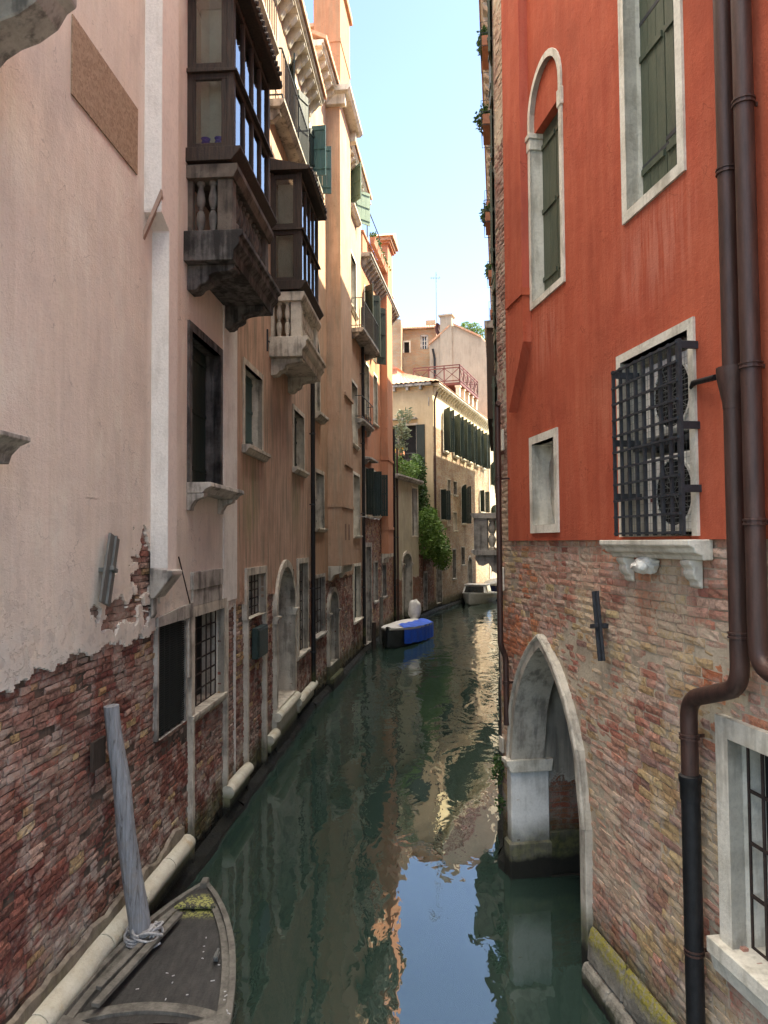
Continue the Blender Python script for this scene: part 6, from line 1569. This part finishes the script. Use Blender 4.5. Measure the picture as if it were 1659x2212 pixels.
cv = MB(); vs = []; fs = []; n = 24
for i in range(n + 1):
    u = .02 + .95 * i / n
    for k in range(11):
        f = -1 + k / 5; y = hb2(u) * f; vs.append((Lb * u, y, sh2(u) + .012 + .13 * (1 - f * f) * (1 - u * .6) + .015 * mnoise.noise(Vector((u * 9, f * 3, 0)))))
for i in range(n):
    for k in range(10): fs.append((i * 11 + k, i * 11 + k + 1, (i + 1) * 11 + k + 1, (i + 1) * 11 + k))
cv.add(vs, fs); cv.build('cover', 'canvas_white', rt, recalc=False, smooth=True)
tp = MB(); vs = []; fs = []; n = 30; K = 14
for i in range(n + 1):
    u = .0 + .82 * i / n
    for k in range(K + 1):
        v = k / K
        if v < .35: f = .35 + .65 * v / .35; y = hb2(u) * f; z = sh2(u) + .035 + .13 * (1 - f * f)
        else: w_ = (v - .35) / .65; y = hb2(u) + .03 + .025 * math.sin(u * 46) * w_; z = sh2(u) + .03 - w_ * (.62 if u > .1 else .62)
        vs.append((Lb * u - .02, y, z + .012 * math.sin(u * 30 + k)))
for i in range(n):
    for k in range(K): fs.append((i * (K + 1) + k, i * (K + 1) + k + 1, (i + 1) * (K + 1) + k + 1, (i + 1) * (K + 1) + k))
tp.add(vs, fs); tp.build('tarpaulin', 'tarp', rt, recalc=False, smooth=True)
mo = MB().blob((-.12, -.05, 1.12), (.30, .27, .42), 2, .18, 18, 12, 2).blob((-.05, -.03, .82), (.19, .16, .28), 5, .1)
mo.build('motor_cover', 'canvas_white', rt, smooth=True)
MB().box(-.14, .02, -.1, .1, -.3, .75).build('motor_leg', 'boat_dark', rt, bevel=.02)
# cabin boat
rt, Lb = boat_root('cabin_boat', Vector((5.25, 46.3, 0)), Vector((6.75, 50.4, 0)), 'grey hulled cabin boat with a white roof and windscreen moored by the worn brick wall')
hb3 = lambda u: .98 * max(0, 1 - u ** 3.0) ** .8 + .02; sh3 = lambda u: .72 + .22 * u * u; ke3 = lambda u: -.15 + .5 * max(0, u - .7) ** 2 * 5
hull_mesh(Lb, hb3, sh3, ke3).build('hull', 'boat_grey', rt)
for sd in (1, -1): strip(Lb, lambda u: hb3(u) - .06, lambda u: hb3(u) + .035, lambda u: sh3(u) - .09, lambda u: sh3(u) + .02, 0, .99, side=sd).build('gunwale', 'boat_white', rt)
dk = MB(); vs = []; fs = []
for i in range(21):
    u = .02 + .96 * i / 20
    for k in range(5): f = -1 + k / 2; vs.append((Lb * u, (hb3(u) - .05) * f, sh3(u) - .02 + .04 * (1 - f * f)))
for i in range(20):
    for k in range(4): fs.append((i * 5 + k, i * 5 + k + 1, (i + 1) * 5 + k + 1, (i + 1) * 5 + k))
dk.add(vs, fs); dk.build('deck', 'boat_white', rt, recalc=False)
def taper_box(x0, x1, y, z0, z1, fx, fy):
    vs = [(x0, -y, z0), (x1, -y, z0), (x1, y, z0), (x0, y, z0), (x0 + fx * .3, -y * fy, z1), (x1 - fx, -y * fy, z1), (x1 - fx, y * fy, z1), (x0 + fx * .3, y * fy, z1)]
    return MB().add(vs, [(0, 1, 2, 3), (7, 6, 5, 4), (0, 4, 5, 1), (1, 5, 6, 2), (2, 6, 7, 3), (3, 7, 4, 0)])
rt.scale = (1, 1, .82)
taper_box(1.2, 3.0, .78, .72, 1.42, .35, .86).build('cabin', 'boat_white', rt, bevel=.04)
taper_box(1.35, 3.02, .64, .86, 1.34, .26, .88).build('windscreen', 'pane_dark', rt)
for sd in (1, -1): MB().add([(1.45, sd * .775, .9), (2.6, sd * .775, .9), (2.45, sd * .705, 1.34), (1.55, sd * .705, 1.34), (1.45, sd * .79, .9), (2.6, sd * .79, .9), (2.45, sd * .72, 1.34), (1.55, sd * .72, 1.34)], [(0, 1, 2, 3), (7, 6, 5, 4), (0, 1, 5, 4), (1, 2, 6, 5), (2, 3, 7, 6), (3, 0, 4, 7)]).build('side_window', 'pane_dark', rt)
MB().box(1.25, 2.75, -.72, .72, 1.42, 1.47).build('roof', 'boat_white', rt, bevel=.02)
# blue boat behind
rt, Lb = boat_root('blue_boat', Vector((7.0, 51.2, 0)), Vector((9.2, 55.6, 0)), 'navy blue open boat with a grey cover half hidden behind the cabin boat')
hull_mesh(Lb, lambda u: hb3(u), lambda u: sh3(u) + .1, ke3).build('hull', 'boat_blue', rt)
for sd in (1, -1): strip(Lb, lambda u: hb3(u) - .06, lambda u: hb3(u) + .035, lambda u: sh3(u) + .01, lambda u: sh3(u) + .12, 0, .99, side=sd).build('gunwale', 'boat_white', rt)
MB().blob((2.4, 0, .9), (2.1, .85, .42), 3, .1).build('cover', 'boat_grey', rt, smooth=True)

# ================================================================ water
def mk_water():
    g = G('canal_water'); tc, x, y, z = g.coords()
    v = g.xyz(g.math('MULTIPLY', x, 1.0), g.math('MULTIPLY', y, .55))
    n1 = g.noise(v, 1.1, 3, .5, .6); n2 = g.noise(v, 4.2, 3, .5, .4); n3 = g.noise(v, .35, 2)
    amp = g.rng(n3, .35, .65, .55, 1.2)
    far = g.rng(y, 9.0, 26.0, .35, 1.7)
    h = g.math('MULTIPLY', g.math('ADD', g.math('MULTIPLY', n1, .030), g.math('MULTIPLY', n2, .0058)), g.math('MULTIPLY', amp, far))
    b = g.n('BsdfPrincipled', {'Base Color': (.022, .043, .034, 1), 'Roughness': .015, 'IOR': 2.0, 'Specular IOR Level': .5})
    bn = g.n('Bump', {'Height': h, 'Strength': 1.0, 'Distance': 1.0}); g.nt.links.new(bn.outputs[0], b.inputs['Normal'])
    g.nt.links.new(b.outputs[0], g.out.inputs[0]); return g.m
wt = MB().add([(-400, -400, 0), (400, -400, 0), (400, 600, 0), (-400, 600, 0)], [(0, 1, 2, 3)]).build('water', mk_water(), recalc=False)
tag(wt, None, None, kind='structure')
# drifting flecks on the water
# ================================================================ light
ELEV, AZ = math.radians(47), math.radians(24)     # azimuth measured from +X toward +Y
sd = Vector((math.cos(ELEV) * math.cos(AZ), math.cos(ELEV) * math.sin(AZ), math.sin(ELEV)))
sun = bpy.data.lights.new('sun', 'SUN'); sun.energy = 2.4; sun.angle = math.radians(.5); sun.color = (1, .88, .62)
so = bpy.data.objects.new('sun', sun); C.objects.link(so); so.rotation_euler = sd.to_track_quat('Z', 'Y').to_euler()
wd = bpy.data.worlds.new('World'); SC.world = wd; wd.use_nodes = True
nt = wd.node_tree; bg = nt.nodes['Background']; sk = nt.nodes.new('ShaderNodeTexSky'); sk.sky_type = 'NISHITA'; sk.sun_disc = False
sk.sun_elevation = ELEV; sk.sun_rotation = PI / 2 - AZ; sk.air_density = 1.0; sk.dust_density = 0.4; sk.ozone_density = 2.2
tcw = nt.nodes.new('ShaderNodeTexCoord'); spx = nt.nodes.new('ShaderNodeSeparateXYZ'); nt.links.new(tcw.outputs['Generated'], spx.inputs[0])
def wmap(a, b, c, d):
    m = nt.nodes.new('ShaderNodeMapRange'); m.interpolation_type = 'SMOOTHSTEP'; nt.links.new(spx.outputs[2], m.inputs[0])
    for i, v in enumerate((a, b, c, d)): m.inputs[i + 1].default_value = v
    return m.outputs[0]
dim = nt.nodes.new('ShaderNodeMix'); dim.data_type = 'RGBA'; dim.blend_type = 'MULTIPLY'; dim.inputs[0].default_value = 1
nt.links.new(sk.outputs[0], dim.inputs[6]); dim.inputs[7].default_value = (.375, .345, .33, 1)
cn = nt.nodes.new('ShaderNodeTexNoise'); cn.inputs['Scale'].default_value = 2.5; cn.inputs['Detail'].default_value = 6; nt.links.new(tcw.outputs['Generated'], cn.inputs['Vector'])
zenith_fill = nt.nodes.new('ShaderNodeMix'); zenith_fill.data_type = 'RGBA'; nt.links.new(wmap(.62, .88, 0, 1), zenith_fill.inputs[0])   # bright sky band added above view to fill the shaded canal
nt.links.new(dim.outputs[2], zenith_fill.inputs[6]); zenith_fill.inputs[7].default_value = (6.6, 6.1, 5.4, 1)
nt.links.new(zenith_fill.outputs[2], bg.inputs[0]); bg.inputs[1].default_value = .15
SC.view_settings.view_transform = 'Standard'; SC.view_settings.look = 'None'; SC.view_settings.exposure = 3.05; SC.view_settings.gamma = 1
SC.render.engine = 'CYCLES'; SC.cycles.max_bounces = 8; SC.cycles.diffuse_bounces = 5
